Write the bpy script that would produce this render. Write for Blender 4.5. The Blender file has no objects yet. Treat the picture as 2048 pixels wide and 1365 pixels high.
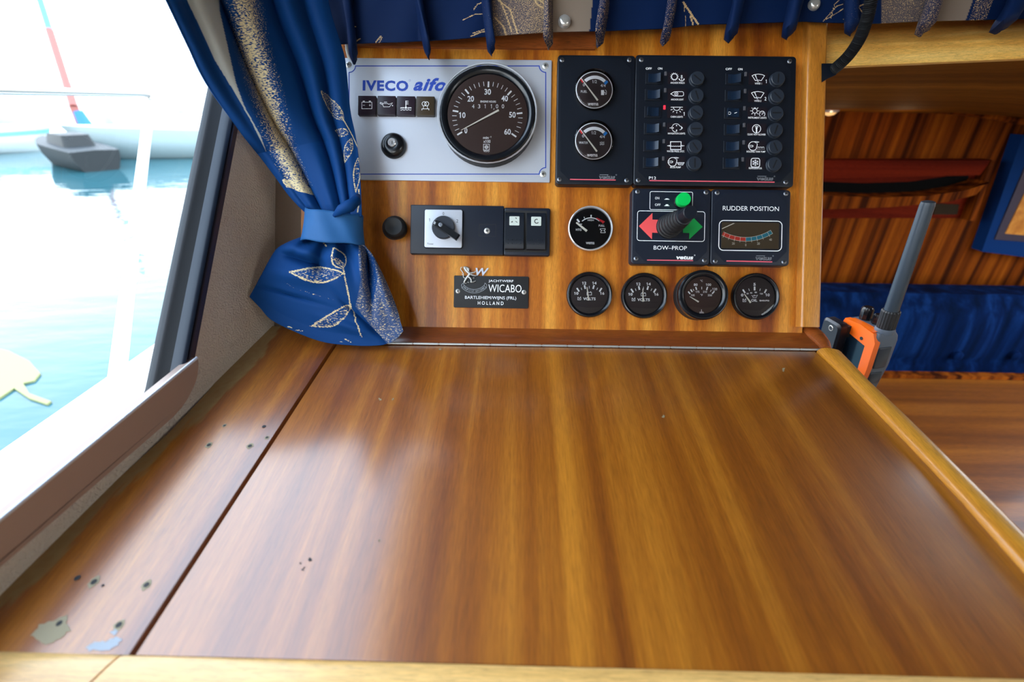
import bpy, math, random
import numpy as np
from mathutils import Vector, Matrix, noise
from mathutils.geometry import tessellate_polygon

random.seed(4)
R = math.radians
SC = bpy.context.scene
COL = SC.collection

# ------------------------------------------------------------------ camera
F = 930.0
PITCH, ROLL = R(28.0), 0.016
CAM = Vector((0, 0, 1.3))
_f = Vector((0, math.cos(PITCH), -math.sin(PITCH)))
_r0 = Vector((1, 0, 0)); _u0 = Vector((0, math.sin(PITCH), math.cos(PITCH)))
CR = _r0 * math.cos(ROLL) + _u0 * math.sin(ROLL)
CU = -_r0 * math.sin(ROLL) + _u0 * math.cos(ROLL)
CF = _f
cd = bpy.data.cameras.new('camera')
cam = bpy.data.objects.new('camera', cd); COL.objects.link(cam)
cam.matrix_world = Matrix.Translation(CAM) @ Matrix((CR, CU, -CF)).transposed().to_4x4()
cd.sensor_width = 36.0; cd.lens = 36.0 * F / 2048.0
cd.clip_start = 0.01; cd.clip_end = 2000
cd.dof.use_dof = True; cd.dof.focus_distance = 0.585; cd.dof.aperture_fstop = 4.0
SC.camera = cam

# ------------------------------------------------------------------ world
EXPOSURE = 0.24
w = bpy.data.worlds.new('sky'); SC.world = w; w.use_nodes = True
nt = w.node_tree; bg = nt.nodes['Background']
tc = nt.nodes.new('ShaderNodeTexCoord'); sx = nt.nodes.new('ShaderNodeSeparateXYZ')
rp = nt.nodes.new('ShaderNodeValToRGB')
nt.links.new(tc.outputs['Generated'], sx.inputs[0]); nt.links.new(sx.outputs['Z'], rp.inputs[0])
rp.color_ramp.elements[0].position = 0.0; rp.color_ramp.elements[0].color = (1.0, 1.0, 1.0, 1)
rp.color_ramp.elements[1].position = 0.8; rp.color_ramp.elements[1].color = (0.60, 0.76, 1.0, 1)
e = rp.color_ramp.elements.new(0.25); e.color = (0.86, 0.93, 1.0, 1)
nt.links.new(rp.outputs[0], bg.inputs[0]); bg.inputs[1].default_value = 6.0
SC.view_settings.view_transform = 'Standard'; SC.view_settings.look = 'None'
SC.view_settings.gamma = 1.0; SC.view_settings.exposure = EXPOSURE
SC.view_settings.use_curve_mapping = False
SC.cycles.max_bounces = 10; SC.cycles.diffuse_bounces = 6
SC.cycles.transparent_max_bounces = 16
SC.cycles.sample_clamp_indirect = 6.0

# ------------------------------------------------------------------ projection helpers
def ray(px, py):
    return CR * ((px - 1024) / F) + CU * ((682.5 - py) / F) + CF
def cp(px, py, z):                       # point at camera depth z
    return CAM + ray(px, py) * z
def cv(x, y, z):                         # camera-space vector -> world
    return CR * x + CU * y + CF * z
def hit(px, py, p0, n):
    d = ray(px, py)
    return CAM + d * ((p0 - CAM).dot(n) / d.dot(n))

# instrument panel frame
PU = cv(1, -0.016, -0.008).normalized()
PV = cv(0.016, 1, -0.0137); PV = (PV - PU * PV.dot(PU)).normalized()
PN = PU.cross(PV).normalized()
PO = cp(1024, 657, 0.6)
MP = Matrix((PU, PV, PN)).transposed().to_4x4(); MP.translation = PO
def pl(px, py, h=0.0):
    q = hit(px, py, PO + PN * h, PN) - PO
    return Vector((q.dot(PU), q.dot(PV), h))
# desk frame
DX = cv(1, -0.016, -0.008).normalized()
DY = cv(0.0, 0.70, 1.0); DY = (DY - DX * DY.dot(DX)).normalized()
DN = DX.cross(DY).normalized()
DO = PO.copy()
MD = Matrix((DX, DY, DN)).transposed().to_4x4(); MD.translation = DO
def dl(px, py, h=0.0):
    q = hit(px, py, DO + DN * h, DN) - DO
    return Vector((q.dot(DX), q.dot(DY), h))
def dw(px, py, h=0.0):
    return hit(px, py, DO + DN * h, DN)

# ------------------------------------------------------------------ colour + materials
def lin(c):
    return tuple(((v / 255) / 12.92 if v / 255 <= 0.04045 else ((v / 255 + 0.055) / 1.055) ** 2.4) for v in c) + (1.0,)
MATS = {}
def mat(name, c, rough=0.5, metal=0.0, coat=0.0, emit=None, es=1.0, spec=0.5, bump=None, vary=0.0):
    m = bpy.data.materials.new(name); m.use_nodes = True
    n = m.node_tree; b = n.nodes['Principled BSDF']
    b.inputs['Base Color'].default_value = lin(c); b.inputs['Roughness'].default_value = rough
    b.inputs['Metallic'].default_value = metal; b.inputs['Coat Weight'].default_value = coat
    b.inputs['Coat Roughness'].default_value = 0.08
    b.inputs['Specular IOR Level'].default_value = spec
    if emit:
        b.inputs['Emission Color'].default_value = lin(emit); b.inputs['Emission Strength'].default_value = es
    if bump or vary:
        t = n.nodes.new('ShaderNodeTexCoord'); ns = n.nodes.new('ShaderNodeTexNoise')
        ns.inputs['Scale'].default_value = bump[0] if bump else 60; ns.inputs['Detail'].default_value = 4
        n.links.new(t.outputs['Object'], ns.inputs['Vector'])
        if bump:
            bp = n.nodes.new('ShaderNodeBump'); bp.inputs['Strength'].default_value = bump[1]
            bp.inputs['Distance'].default_value = bump[2] if len(bump) > 2 else 0.0005
            n.links.new(ns.outputs['Fac'], bp.inputs['Height']); n.links.new(bp.outputs[0], b.inputs['Normal'])
        if vary:
            mr = n.nodes.new('ShaderNodeMapRange')
            mr.inputs['To Min'].default_value = max(0, rough - vary); mr.inputs['To Max'].default_value = rough + vary
            n.links.new(ns.outputs['Fac'], mr.inputs['Value']); n.links.new(mr.outputs[0], b.inputs['Roughness'])
    MATS[name] = m
    return m

def wood(name, dark, mid, light, bands=24.0, along=0.9, axis='Y', coat=0.6, crough=0.12, pore=0.55, stain=False, seed=0.0, rot=None, rough=0.45, contrast=1.0, spec=0.3):
    """varnished mahogany: broad ribbon bands, fine fibres, pores"""
    m = bpy.data.materials.new(name); m.use_nodes = True
    n = m.node_tree; L = n.links; b = n.nodes['Principled BSDF']
    t = n.nodes.new('ShaderNodeTexCoord')
    src = t.outputs['Object']
    if rot is not None:
        r_ = n.nodes.new('ShaderNodeMapping'); r_.inputs['Rotation'].default_value = rot
        L.new(src, r_.inputs[0]); src = r_.outputs[0]
    def mapped(sc_across, sc_along, off=0.0):
        mp = n.nodes.new('ShaderNodeMapping')
        if axis == 'Y': s = (sc_across, sc_along, sc_across)
        elif axis == 'X': s = (sc_along, sc_across, sc_across)
        else: s = (sc_across, sc_across, sc_along)
        mp.inputs['Scale'].default_value = s; mp.inputs['Location'].default_value = (off + seed, off * 2 + seed, seed)
        L.new(src, mp.inputs[0]); return mp
    def nz(mp, detail, rough_=0.5, dist=0.0):
        k = n.nodes.new('ShaderNodeTexNoise'); k.inputs['Scale'].default_value = 1.0
        k.inputs['Detail'].default_value = detail; k.inputs['Roughness'].default_value = rough_
        k.inputs['Distortion'].default_value = dist
        L.new(mp.outputs[0], k.inputs['Vector']); return k.outputs['Fac']
    a = nz(mapped(bands, along), 3.0, 0.55, 0.25)
    r1 = n.nodes.new('ShaderNodeValToRGB'); L.new(a, r1.inputs[0])
    d = 0.17 / contrast
    r1.color_ramp.elements[0].position = 0.5 - d; r1.color_ramp.elements[0].color = lin(dark)
    r1.color_ramp.elements[1].position = 0.5 + d; r1.color_ramp.elements[1].color = lin(light)
    e = r1.color_ramp.elements.new(0.5); e.color = lin(mid)
    f = nz(mapped(bands * 22, along * 70, 3.1), 4.0, 0.6)
    mr = n.nodes.new('ShaderNodeMapRange'); mr.inputs['From Min'].default_value = 0.3; mr.inputs['From Max'].default_value = 0.7
    mr.inputs['To Min'].default_value = 0.78; mr.inputs['To Max'].default_value = 1.18; L.new(f, mr.inputs['Value'])
    p = nz(mapped(bands * 75, along * 110, 7.7), 2.0, 0.5)
    pr = n.nodes.new('ShaderNodeMapRange'); pr.inputs['From Min'].default_value = 0.62; pr.inputs['From Max'].default_value = 0.72
    pr.inputs['To Min'].default_value = 1.0; pr.inputs['To Max'].default_value = 1.0 - pore; L.new(p, pr.inputs['Value'])
    mm = n.nodes.new('ShaderNodeMath'); mm.operation = 'MULTIPLY'; L.new(mr.outputs[0], mm.inputs[0]); L.new(pr.outputs[0], mm.inputs[1])
    vm = n.nodes.new('ShaderNodeVectorMath'); vm.operation = 'SCALE'; L.new(r1.outputs[0], vm.inputs[0]); L.new(mm.outputs[0], vm.inputs['Scale'])
    out = vm.outputs[0]
    if stain:
        at = n.nodes.new('ShaderNodeAttribute'); at.attribute_name = 'stain'
        mx = n.nodes.new('ShaderNodeMix'); mx.data_type = 'RGBA'; L.new(at.outputs['Fac'], mx.inputs['Factor'])
        L.new(out, mx.inputs['A']); mx.inputs['B'].default_value = lin((156, 128, 82)); out = mx.outputs['Result']
        ct = n.nodes.new('ShaderNodeMath'); ct.operation = 'MULTIPLY_ADD'; ct.inputs[1].default_value = -coat; ct.inputs[2].default_value = coat
        L.new(at.outputs['Fac'], ct.inputs[0]); L.new(ct.outputs[0], b.inputs['Coat Weight'])
    else:
        b.inputs['Coat Weight'].default_value = coat
    L.new(out, b.inputs['Base Color'])
    b.inputs['Roughness'].default_value = rough; b.inputs['Coat Roughness'].default_value = crough; b.inputs['Coat IOR'].default_value = 1.7
    b.inputs['Specular IOR Level'].default_value = spec
    bp = n.nodes.new('ShaderNodeBump'); bp.inputs['Strength'].default_value = 0.25; bp.inputs['Distance'].default_value = 0.0003
    L.new(mm.outputs[0], bp.inputs['Height']); L.new(bp.outputs[0], b.inputs['Normal'])
    MATS[name] = m
    return m

def fabric(name, blue, grey, gold, speck=900.0, stretch=(1, 1, 1), sheen=0.3, bumps=1400):
    m = bpy.data.materials.new(name); m.use_nodes = True
    n = m.node_tree; L = n.links; b = n.nodes['Principled BSDF']
    t = n.nodes.new('ShaderNodeTexCoord'); mp = n.nodes.new('ShaderNodeMapping'); mp.inputs['Scale'].default_value = stretch
    L.new(t.outputs['Object'], mp.inputs[0])
    a1 = n.nodes.new('ShaderNodeAttribute'); a1.attribute_name = 'gold'
    a2 = n.nodes.new('ShaderNodeAttribute'); a2.attribute_name = 'grey'
    ns = n.nodes.new('ShaderNodeTexNoise'); ns.inputs['Scale'].default_value = speck; ns.inputs['Detail'].default_value = 2
    L.new(mp.outputs[0], ns.inputs['Vector'])
    ad = n.nodes.new('ShaderNodeMath'); ad.operation = 'ADD'; L.new(a1.outputs['Fac'], ad.inputs[0]); L.new(ns.outputs['Fac'], ad.inputs[1])
    mr = n.nodes.new('ShaderNodeMapRange'); mr.inputs['From Min'].default_value = 1.0; mr.inputs['From Max'].default_value = 1.08
    L.new(ad.outputs[0], mr.inputs['Value'])
    m1 = n.nodes.new('ShaderNodeMix'); m1.data_type = 'RGBA'; m1.inputs['A'].default_value = lin(blue); m1.inputs['B'].default_value = lin(grey)
    L.new(a2.outputs['Fac'], m1.inputs['Factor'])
    m2 = n.nodes.new('ShaderNodeMix'); m2.data_type = 'RGBA'; m2.inputs['B'].default_value = lin(gold)
    L.new(m1.outputs['Result'], m2.inputs['A']); L.new(mr.outputs[0], m2.inputs['Factor'])
    L.new(m2.outputs['Result'], b.inputs['Base Color'])
    b.inputs['Roughness'].default_value = 0.7; b.inputs['Specular IOR Level'].default_value = 0.15
    nb = n.nodes.new('ShaderNodeTexNoise'); nb.inputs['Scale'].default_value = bumps; L.new(t.outputs['Object'], nb.inputs['Vector'])
    bp = n.nodes.new('ShaderNodeBump'); bp.inputs['Strength'].default_value = 0.15; bp.inputs['Distance'].default_value = 0.0004
    L.new(nb.outputs['Fac'], bp.inputs['Height']); L.new(bp.outputs[0], b.inputs['Normal'])
    MATS[name] = m
    return m

def glass(name, tint=(1, 1, 1, 1), ior=1.45, rough=0.0):
    m = bpy.data.materials.new(name); m.use_nodes = True
    n = m.node_tree; n.nodes.clear()
    o = n.nodes.new('ShaderNodeOutputMaterial'); mx = n.nodes.new('ShaderNodeMixShader'); fr = n.nodes.new('ShaderNodeFresnel')
    tr = n.nodes.new('ShaderNodeBsdfTransparent'); gl = n.nodes.new('ShaderNodeBsdfGlossy')
    tr.inputs[0].default_value = tint; gl.inputs['Roughness'].default_value = rough; fr.inputs[0].default_value = ior
    n.links.new(fr.outputs[0], mx.inputs[0]); n.links.new(tr.outputs[0], mx.inputs[1]); n.links.new(gl.outputs[0], mx.inputs[2])
    n.links.new(mx.outputs[0], o.inputs[0]); MATS[name] = m
    return m

M = MATS
wood('wood_panel', (130, 60, 12), (182, 104, 22), (218, 146, 52), bands=32, along=1.1, pore=0.5, coat=0.35, crough=0.2, contrast=1.15)
wood('wood_lid', (112, 54, 10), (150, 84, 16), (186, 116, 30), bands=30, along=0.6, coat=1.0, crough=0.22, pore=0.35, contrast=0.85)
wood('wood_side', (108, 50, 8), (150, 82, 14), (184, 112, 24), bands=26, along=0.8, coat=1.0, crough=0.24, stain=True, seed=5, pore=0.4)
wood('wood_strip', (120, 58, 22), (145, 74, 28), (170, 94, 36), bands=22, along=0.8, axis='X', coat=0.6, seed=2)
wood('wood_post', (172, 104, 30), (190, 122, 40), (208, 142, 56), bands=34, along=1.0, seed=9, coat=0.5, crough=0.25)
wood('wood_lip', (160, 96, 22), (186, 120, 32), (208, 146, 50), bands=40, along=1.0, seed=11, coat=0.5, crough=0.22)
wood('wood_front', (206, 146, 70), (228, 176, 98), (242, 200, 130), bands=40, along=1.0, axis='X', seed=12, coat=0.7, crough=0.25)
wood('wood_beam_lit', (224, 152, 60), (240, 182, 88), (250, 206, 118), bands=40, along=1.2, axis='X', seed=13, coat=0.5, crough=0.2)  # base colour raised in place of windshield light falling on the beam
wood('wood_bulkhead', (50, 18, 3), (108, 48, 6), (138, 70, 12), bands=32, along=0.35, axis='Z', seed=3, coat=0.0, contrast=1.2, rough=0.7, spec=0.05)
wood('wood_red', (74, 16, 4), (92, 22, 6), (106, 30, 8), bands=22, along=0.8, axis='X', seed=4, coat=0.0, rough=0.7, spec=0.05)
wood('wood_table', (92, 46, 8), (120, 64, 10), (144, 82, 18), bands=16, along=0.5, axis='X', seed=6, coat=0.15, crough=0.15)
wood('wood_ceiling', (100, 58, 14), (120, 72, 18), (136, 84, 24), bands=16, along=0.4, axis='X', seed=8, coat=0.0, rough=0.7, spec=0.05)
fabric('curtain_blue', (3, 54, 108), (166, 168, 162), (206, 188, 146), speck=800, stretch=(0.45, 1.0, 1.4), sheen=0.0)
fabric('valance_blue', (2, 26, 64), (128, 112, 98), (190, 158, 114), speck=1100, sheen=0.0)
mat('tie_blue', (10, 82, 138), 0.7, bump=(1500, 0.2))
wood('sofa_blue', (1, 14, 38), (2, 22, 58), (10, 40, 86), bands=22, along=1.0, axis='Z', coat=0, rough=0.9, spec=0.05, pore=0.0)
mat('blue_trim', (6, 44, 96), 0.8, spec=0.1)
mat('black_plastic', (13, 20, 31), 0.4, bump=(900, 0.12, 0.0002))
mat('black_gloss', (16, 19, 24), 0.22)
mat('black_matte', (20, 20, 22), 0.6)
mat('rubber', (22, 23, 26), 0.55)
mat('switch_sky_tint', (18, 34, 54), 0.3)  # black rockers, bluish base stands in for the reflected sky
mat('panel_navy', (18, 26, 41), 0.42, bump=(1200, 0.12, 0.0002))
mat('aluminium', (204, 209, 220), 0.36, metal=0.3, bump=(300, 0.05))
mat('silver_ring', (190, 193, 200), 0.4, metal=0.35)
mat('chrome', (226, 228, 232), 0.1, metal=0.55)
mat('steel', (200, 200, 196), 0.3, metal=0.55)
mat('screw_dull', (128, 132, 140), 0.35, metal=0.9)
mat('fuse_grey', (34, 42, 54), 0.45)
mat('slot_deep', (6, 8, 12), 0.6)
mat('slot_dark', (28, 26, 26), 0.6)
mat('dial_brown', (56, 34, 28), 0.55)
mat('dial_dark', (42, 31, 33), 0.5)
mat('dial_olive', (84, 70, 50), 0.5)
mat('label_dark', (26, 20, 28), 0.4)
mat('lamp_purple', (40, 28, 38), 0.3)
mat('lamp_olive', (62, 50, 34), 0.3)
mat('tag_dull', (44, 34, 22), 0.8, spec=0.1)
mat('print_white', (250, 252, 255), 0.6)
mat('print_grey', (160, 165, 172), 0.6)
mat('print_line', (70, 80, 98), 0.6)
mat('print_blue', (24, 64, 168), 0.45)
mat('print_pink', (226, 96, 112), 0.5)
mat('print_red', (206, 30, 42), 0.5)
mat('arrow_red', (242, 86, 88), 0.5)
mat('arrow_green', (0, 150, 66), 0.5)
mat('green_cap', (0, 200, 88), 0.35)
mat('band_red', (216, 62, 48), 0.5)
mat('band_teal', (36, 140, 168), 0.5)
mat('band_blue', (30, 128, 214), 0.5)
mat('needle_cream', (240, 236, 224), 0.5)
mat('led_grey', (86, 86, 92), 0.3)
mat('led_red', (226, 50, 70), 0.3, emit=(226, 50, 70), es=0.5)
mat('lens_white', (200, 208, 200), 0.4)
mat('deep_black', (8, 7, 7), 0.9, spec=0.1)
mat('ink_black', (26, 26, 28), 0.5)
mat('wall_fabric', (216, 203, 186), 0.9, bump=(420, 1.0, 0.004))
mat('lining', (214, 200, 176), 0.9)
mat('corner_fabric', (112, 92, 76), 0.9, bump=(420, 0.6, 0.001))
mat('gasket', (15, 24, 38), 0.3, bump=(80, 0.05))
mat('gasket_lip', (18, 20, 24), 0.5)
mat('frame_brown', (156, 132, 120), 0.42, metal=0.1)
mat('frame_dark', (62, 58, 72), 0.35, metal=0.3)
mat('white_gel', (236, 238, 240), 0.35)
mat('white_pipe', (232, 232, 226), 0.4)
mat('orange', (246, 106, 10), 0.4)
mat('radio_grey', (84, 94, 108), 0.5)
mat('radio_dark', (36, 46, 60), 0.35)
mat('radio_screen', (22, 38, 52), 0.12)
mat('antenna', (46, 57, 68), 0.38)
mat('pearl', (206, 204, 200), 0.16, metal=0.6)
mat('carcass', (96, 52, 22), 0.6)
mat('roof_white', (92, 72, 50), 0.8)
mat('cabin_floor', (92, 60, 36), 0.6)
mat('hull_white', (222, 230, 232), 0.4)
mat('hull_grey', (166, 182, 184), 0.5)
mat('hull_dark', (14, 22, 26), 0.6)
mat('cyan_stripe', (120, 200, 216), 0.5)
mat('mast_red', (150, 84, 74), 0.5)
mat('mast_blue', (78, 132, 168), 0.4)
mat('cover_blue', (40, 110, 170), 0.7)
mat('shore', (214, 222, 220), 0.9)
mat('reflection_pale', (132, 134, 88), 0.8)  # colour of the reflection painted on the water
mat('residue', (160, 146, 116), 0.7, bump=(300, 0.3))
mat('residue_blue', (158, 164, 172), 0.4)
mat('warm_lamp', (255, 214, 150), 0.4, emit=(255, 206, 140), es=0.35)
glass('clear_glass'); glass('window_glass', (0.93, 0.97, 0.97, 1), 1.3); glass('dome', (0.98, 0.98, 0.99, 1), 1.5)

# ------------------------------------------------------------------ mesh builder
TXT = {}
def glyphs(body, off=0.0, shear=0.0, space=1.0):
    key = (body, off, shear, space)
    if key not in TXT:
        c = bpy.data.curves.new('t', 'FONT'); c.body = body; c.offset = off; c.shear = shear; c.space_character = space
        c.resolution_u = 3
        o = bpy.data.objects.new('t', c); COL.objects.link(o)
        dg = bpy.context.evaluated_depsgraph_get()
        me = bpy.data.meshes.new_from_object(o.evaluated_get(dg), depsgraph=dg)
        v = [(q.co.x, q.co.y) for q in me.vertices]; f = [tuple(p.vertices) for p in me.polygons]
        bpy.data.objects.remove(o); bpy.data.curves.remove(c); bpy.data.meshes.remove(me)
        if '1' in body and not any(q in body for q in 'Il'):        # give the font's bar-shaped 1 its flag
            par = list(range(len(v)))
            def fd(i):
                while par[i] != i: i = par[i]
                return i
            for q in f:
                for k in q[1:]: par[fd(k)] = fd(q[0])
            comp = {}
            for i in range(len(v)): comp.setdefault(fd(i), []).append(i)
            hm = max(p[1] for p in v) - min(p[1] for p in v)
            for c_ in comp.values():
                X_ = [v[i][0] for i in c_]; Y_ = [v[i][1] for i in c_]; w_, h_ = max(X_) - min(X_), max(Y_) - min(Y_)
                if w_ < 0.36 * h_ and h_ > 0.6 * hm and len(c_) <= 12 and '/' not in body or (w_ < 0.2 * h_ and len(c_) <= 12):
                    a_, b_ = min(X_), max(Y_); o_ = len(v)
                    v += [(a_ + w_ * 0.02, b_), (a_ - h_ * 0.20, b_ - h_ * 0.18), (a_ - h_ * 0.20, b_ - h_ * 0.18 - max(w_ * 0.8, h_ * 0.09)), (a_ + w_ * 0.02, b_ - h_ * 0.10 - max(w_ * 0.5, h_ * 0.05))]
                    f.append((o_, o_ + 1, o_ + 2, o_ + 3))
        TXT[key] = (v, f)
    return TXT[key]

def rrect(cx, cy, w, h, r, n=5):
    r = max(1e-5, min(r, w / 2 - 1e-5, h / 2 - 1e-5)); out = []
    for k, (sx_, sy_) in enumerate(((1, -1), (1, 1), (-1, 1), (-1, -1))):
        for i in range(n + 1):
            a = R(-90 + 90 * k + 90 * i / n)
            out.append((cx + sx_ * (w / 2 - r) + r * math.cos(a), cy + sy_ * (h / 2 - r) + r * math.sin(a)))
    return out
def circ(cx, cy, r, n=32, a0=0, a1=360):
    full = abs(a1 - a0) >= 360
    return [(cx + r * math.cos(R(a0 + (a1 - a0) * i / n)), cy + r * math.sin(R(a0 + (a1 - a0) * i / n))) for i in range(n if full else n + 1)]

class MB:
    def __init__(s):
        s.v = []; s.f = []; s.m = []; s.mi = 0
    def add(s, vs, fs):
        o = len(s.v); s.v += [tuple(p) for p in vs]
        for f in fs: s.f.append(tuple(i + o for i in f)); s.m.append(s.mi)
        return s
    def loft(s, loops, cap0=True, cap1=True, closed=True):
        n = len(loops[0]); vs = [p for l in loops for p in l]; fs = []
        for k in range(len(loops) - 1):
            for i in range(n if closed else n - 1):
                j = (i + 1) % n
                fs.append((k * n + i, k * n + j, (k + 1) * n + j, (k + 1) * n + i))
        if cap0: fs.append(tuple(range(n - 1, -1, -1)))
        if cap1: fs.append(tuple((len(loops) - 1) * n + i for i in range(n)))
        return s.add(vs, fs)
    def plate(s, cx, cy, w, h, r, z0, z1, ch=0.0, n=5):
        L = [[(x, y, z0) for x, y in rrect(cx, cy, w, h, r, n)]]
        if ch:
            for k in range(4):
                a = R(90 * k / 3); q = ch * (1 - math.cos(a)); zz = z1 - ch + ch * math.sin(a)
                L.append([(x, y, zz) for x, y in rrect(cx, cy, w - 2 * q, h - 2 * q, max(r - q, ch * 0.3), n)])
        else: L.append([(x, y, z1) for x, y in rrect(cx, cy, w, h, r, n)])
        return s.loft(L)
    def prism(s, pts, z0, z1):
        return s.loft([[(x, y, z0) for x, y in pts], [(x, y, z1) for x, y in pts]])
    def flat(s, pts, z):
        return s.add([(x, y, z) for x, y in pts], [tuple(range(len(pts)))])
    def lathe(s, cx, cy, prof, n=40, cap0=False, cap1=False):
        return s.loft([[(x, y, z) for x, y in circ(cx, cy, max(r, 1e-6), n)] for r, z in prof], cap0, cap1)
    def stroke(s, pts, w, z, closed=False):
        P = [Vector((p[0], p[1])) for p in pts]; n = len(P)
        if n < 2: return s
        vs = []
        for i in range(n):
            a = P[i - 1] if (i > 0 or closed) else P[i]; b = P[(i + 1) % n] if (i < n - 1 or closed) else P[i]
            d0 = (P[i] - a); d1 = (b - P[i])
            d0 = d0.normalized() if d0.length > 1e-9 else d1.normalized(); d1 = d1.normalized() if d1.length > 1e-9 else d0
            t = d0 + d1; t = t.normalized() if t.length > 1e-6 else d0
            nn = Vector((-t.y, t.x)); k = 1 / max(0.5, nn.dot(Vector((-d0.y, d0.x))))
            vs.append(P[i] + nn * w / 2 * k); vs.append(P[i] - nn * w / 2 * k)
        fs = [(2 * i + 1, 2 * ((i + 1) % n) + 1, 2 * ((i + 1) % n), 2 * i) for i in range(n if closed else n - 1)]
        return s.add([(p.x, p.y, z) for p in vs], fs)
    def tube(s, pts, r, n=10, caps=True, up=Vector((0.3, 0.5, 0.8))):
        P = [Vector(p) for p in pts]; loops = []
        rs = r if isinstance(r, (list, tuple)) else [r] * len(P)
        for i, p in enumerate(P):
            t = (P[min(i + 1, len(P) - 1)] - P[max(i - 1, 0)]).normalized()
            a = t.cross(up).normalized(); b = t.cross(a).normalized()
            loops.append([tuple(p + a * rs[i] * math.cos(2 * math.pi * k / n) + b * rs[i] * math.sin(2 * math.pi * k / n)) for k in range(n)])
        return s.loft(loops, caps, caps)
    def box(s, a, b):
        x0, y0, z0 = a; x1, y1, z1 = b
        return s.loft([[(x0, y0, z0), (x1, y0, z0), (x1, y1, z0), (x0, y1, z0)], [(x0, y0, z1), (x1, y0, z1), (x1, y1, z1), (x0, y1, z1)]])
    def text(s, body, cx, cy, w, h, z, off=0.0, shear=0.0, space=1.0, ang=0.0):
        v, f = glyphs(body, off, shear, space)
        xs = [p[0] for p in v]; ys = [p[1] for p in v]
        x0, x1, y0, y1 = min(xs), max(xs), min(ys), max(ys)
        sy_ = h / (y1 - y0); sx_ = (w / (x1 - x0)) if w else sy_
        ca, sa = math.cos(ang), math.sin(ang); out = []
        for x, y in v:
            a = (x - (x0 + x1) / 2) * sx_; b = (y - (y0 + y1) / 2) * sy_
            out.append((cx + a * ca - b * sa, cy + a * sa + b * ca, z))
        return s.add(out, f)
    def build(s, name, mats, parent=None, smooth=35, label=None, mw=None):
        me = bpy.data.meshes.new(name); me.from_pydata(s.v, [], s.f)
        mats = mats if isinstance(mats, (list, tuple)) else [mats]
        for q in mats: me.materials.append(M[q] if isinstance(q, str) else q)
        me.polygons.foreach_set('material_index', s.m)
        me.update()
        if smooth:
            me.shade_smooth(); me.set_sharp_from_angle(angle=R(smooth))
        o = bpy.data.objects.new(name, me); COL.objects.link(o)
        if parent: o.parent = parent
        if mw is not None: o.matrix_world = mw
        if label: o['label'] = label
        return o

def tag(o, label=None, cat=None, group=None, kind=None):
    if label: o['label'] = label
    if cat: o['category'] = cat
    if group: o['group'] = group
    if kind: o['kind'] = kind
    return o
def empty(name, mw, label, cat, group=None):
    o = bpy.data.objects.new(name, None); COL.objects.link(o); o.matrix_world = mw; o.empty_display_size = 0.02
    return tag(o, label, cat, group)
def struct(mb, name, mats, mw=None, label=None, smooth=35):
    o = mb.build(name, mats, mw=mw, smooth=smooth); return tag(o, label, kind='structure')
def grid_faces(nu, nv):
    return [(j * nu + i, j * nu + i + 1, (j + 1) * nu + i + 1, (j + 1) * nu + i) for j in range(nv - 1) for i in range(nu - 1)]

class Face:
    """a thing mounted on the instrument panel; local x right, y up, z out of the panel"""
    def __init__(s, name, label, cat, px, py, group=None, base=0.0):
        o = pl(px, py, base); s.o = Vector((o.x, o.y, base))
        s.root = empty(name, MP @ Matrix.Translation(s.o), label, cat, group); s.base = base
    def c(s, px, py, h=0.0):
        q = pl(px, py, s.base + h); return (q.x - s.o.x, q.y - s.o.y)
    def k(s, h=0.0): return (0.6 - s.base - h) / F
    def pts(s, P, h): return [s.c(x, y, h) for x, y in P]
    def fit(s, mb, x0, y0, x1, y1, r, z0, z1, ch=0.0):      # plate whose top face fills the pixel box
        c = s.c((x0 + x1) / 2, (y0 + y1) / 2, z1); k = s.k(z1)
        return mb.plate(c[0], c[1], (x1 - x0) * k, (y1 - y0) * k, r * k, z0, z1, ch)
    def txt(s, mb, body, x0, y0, x1, y1, h, **kw):
        c = s.c((x0 + x1) / 2, (y0 + y1) / 2, h); k = s.k(h)
        return mb.text(body, c[0], c[1], (x1 - x0) * k, (y1 - y0) * k, h, **kw)
    def tc(s, mb, body, cx, cy, w_, h_, h, **kw):
        return s.txt(mb, body, cx - w_ / 2, cy - h_ / 2, cx + w_ / 2, cy + h_ / 2, h, **kw)
    def line(s, mb, P, w_, h, closed=False):
        return mb.stroke(s.pts(P, h), w_ * s.k(h), h, closed)
    def poly(s, mb, P, h): return mb.flat([p for p in reversed(s.pts(P, h))] if area(P) > 0 else s.pts(P, h), h)
    def ring(s, mb, cx, cy, r, w_, h, a0=0, a1=360, n=28):
        c = s.c(cx, cy, h); k = s.k(h); P = circ(c[0], c[1], r * k, n, a0, a1)
        return mb.stroke(P, w_ * k, h, abs(a1 - a0) >= 360)
    def disc(s, mb, cx, cy, r, h, n=20):
        c = s.c(cx, cy, h); return mb.flat(circ(c[0], c[1], r * s.k(h), n), h)
    def rr(s, mb, x0, y0, x1, y1, r, w_, h):
        c = s.c((x0 + x1) / 2, (y0 + y1) / 2, h); k = s.k(h)
        return mb.stroke(rrect(c[0], c[1], (x1 - x0) * k, (y1 - y0) * k, r * k), w_ * k, h, True)
    def lathe(s, mb, cx, cy, h, prof, n=48, cap1=False):      # prof in (radius px, z metres); centre fixed by the pixel at height h
        c = s.c(cx, cy, h); k = s.k(h)
        return mb.lathe(c[0], c[1], [(r * k, z) for r, z in prof], n, False, cap1)
def area(P):
    return sum(P[i][0] * P[(i + 1) % len(P)][1] - P[(i + 1) % len(P)][0] * P[i][1] for i in range(len(P)))

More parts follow.
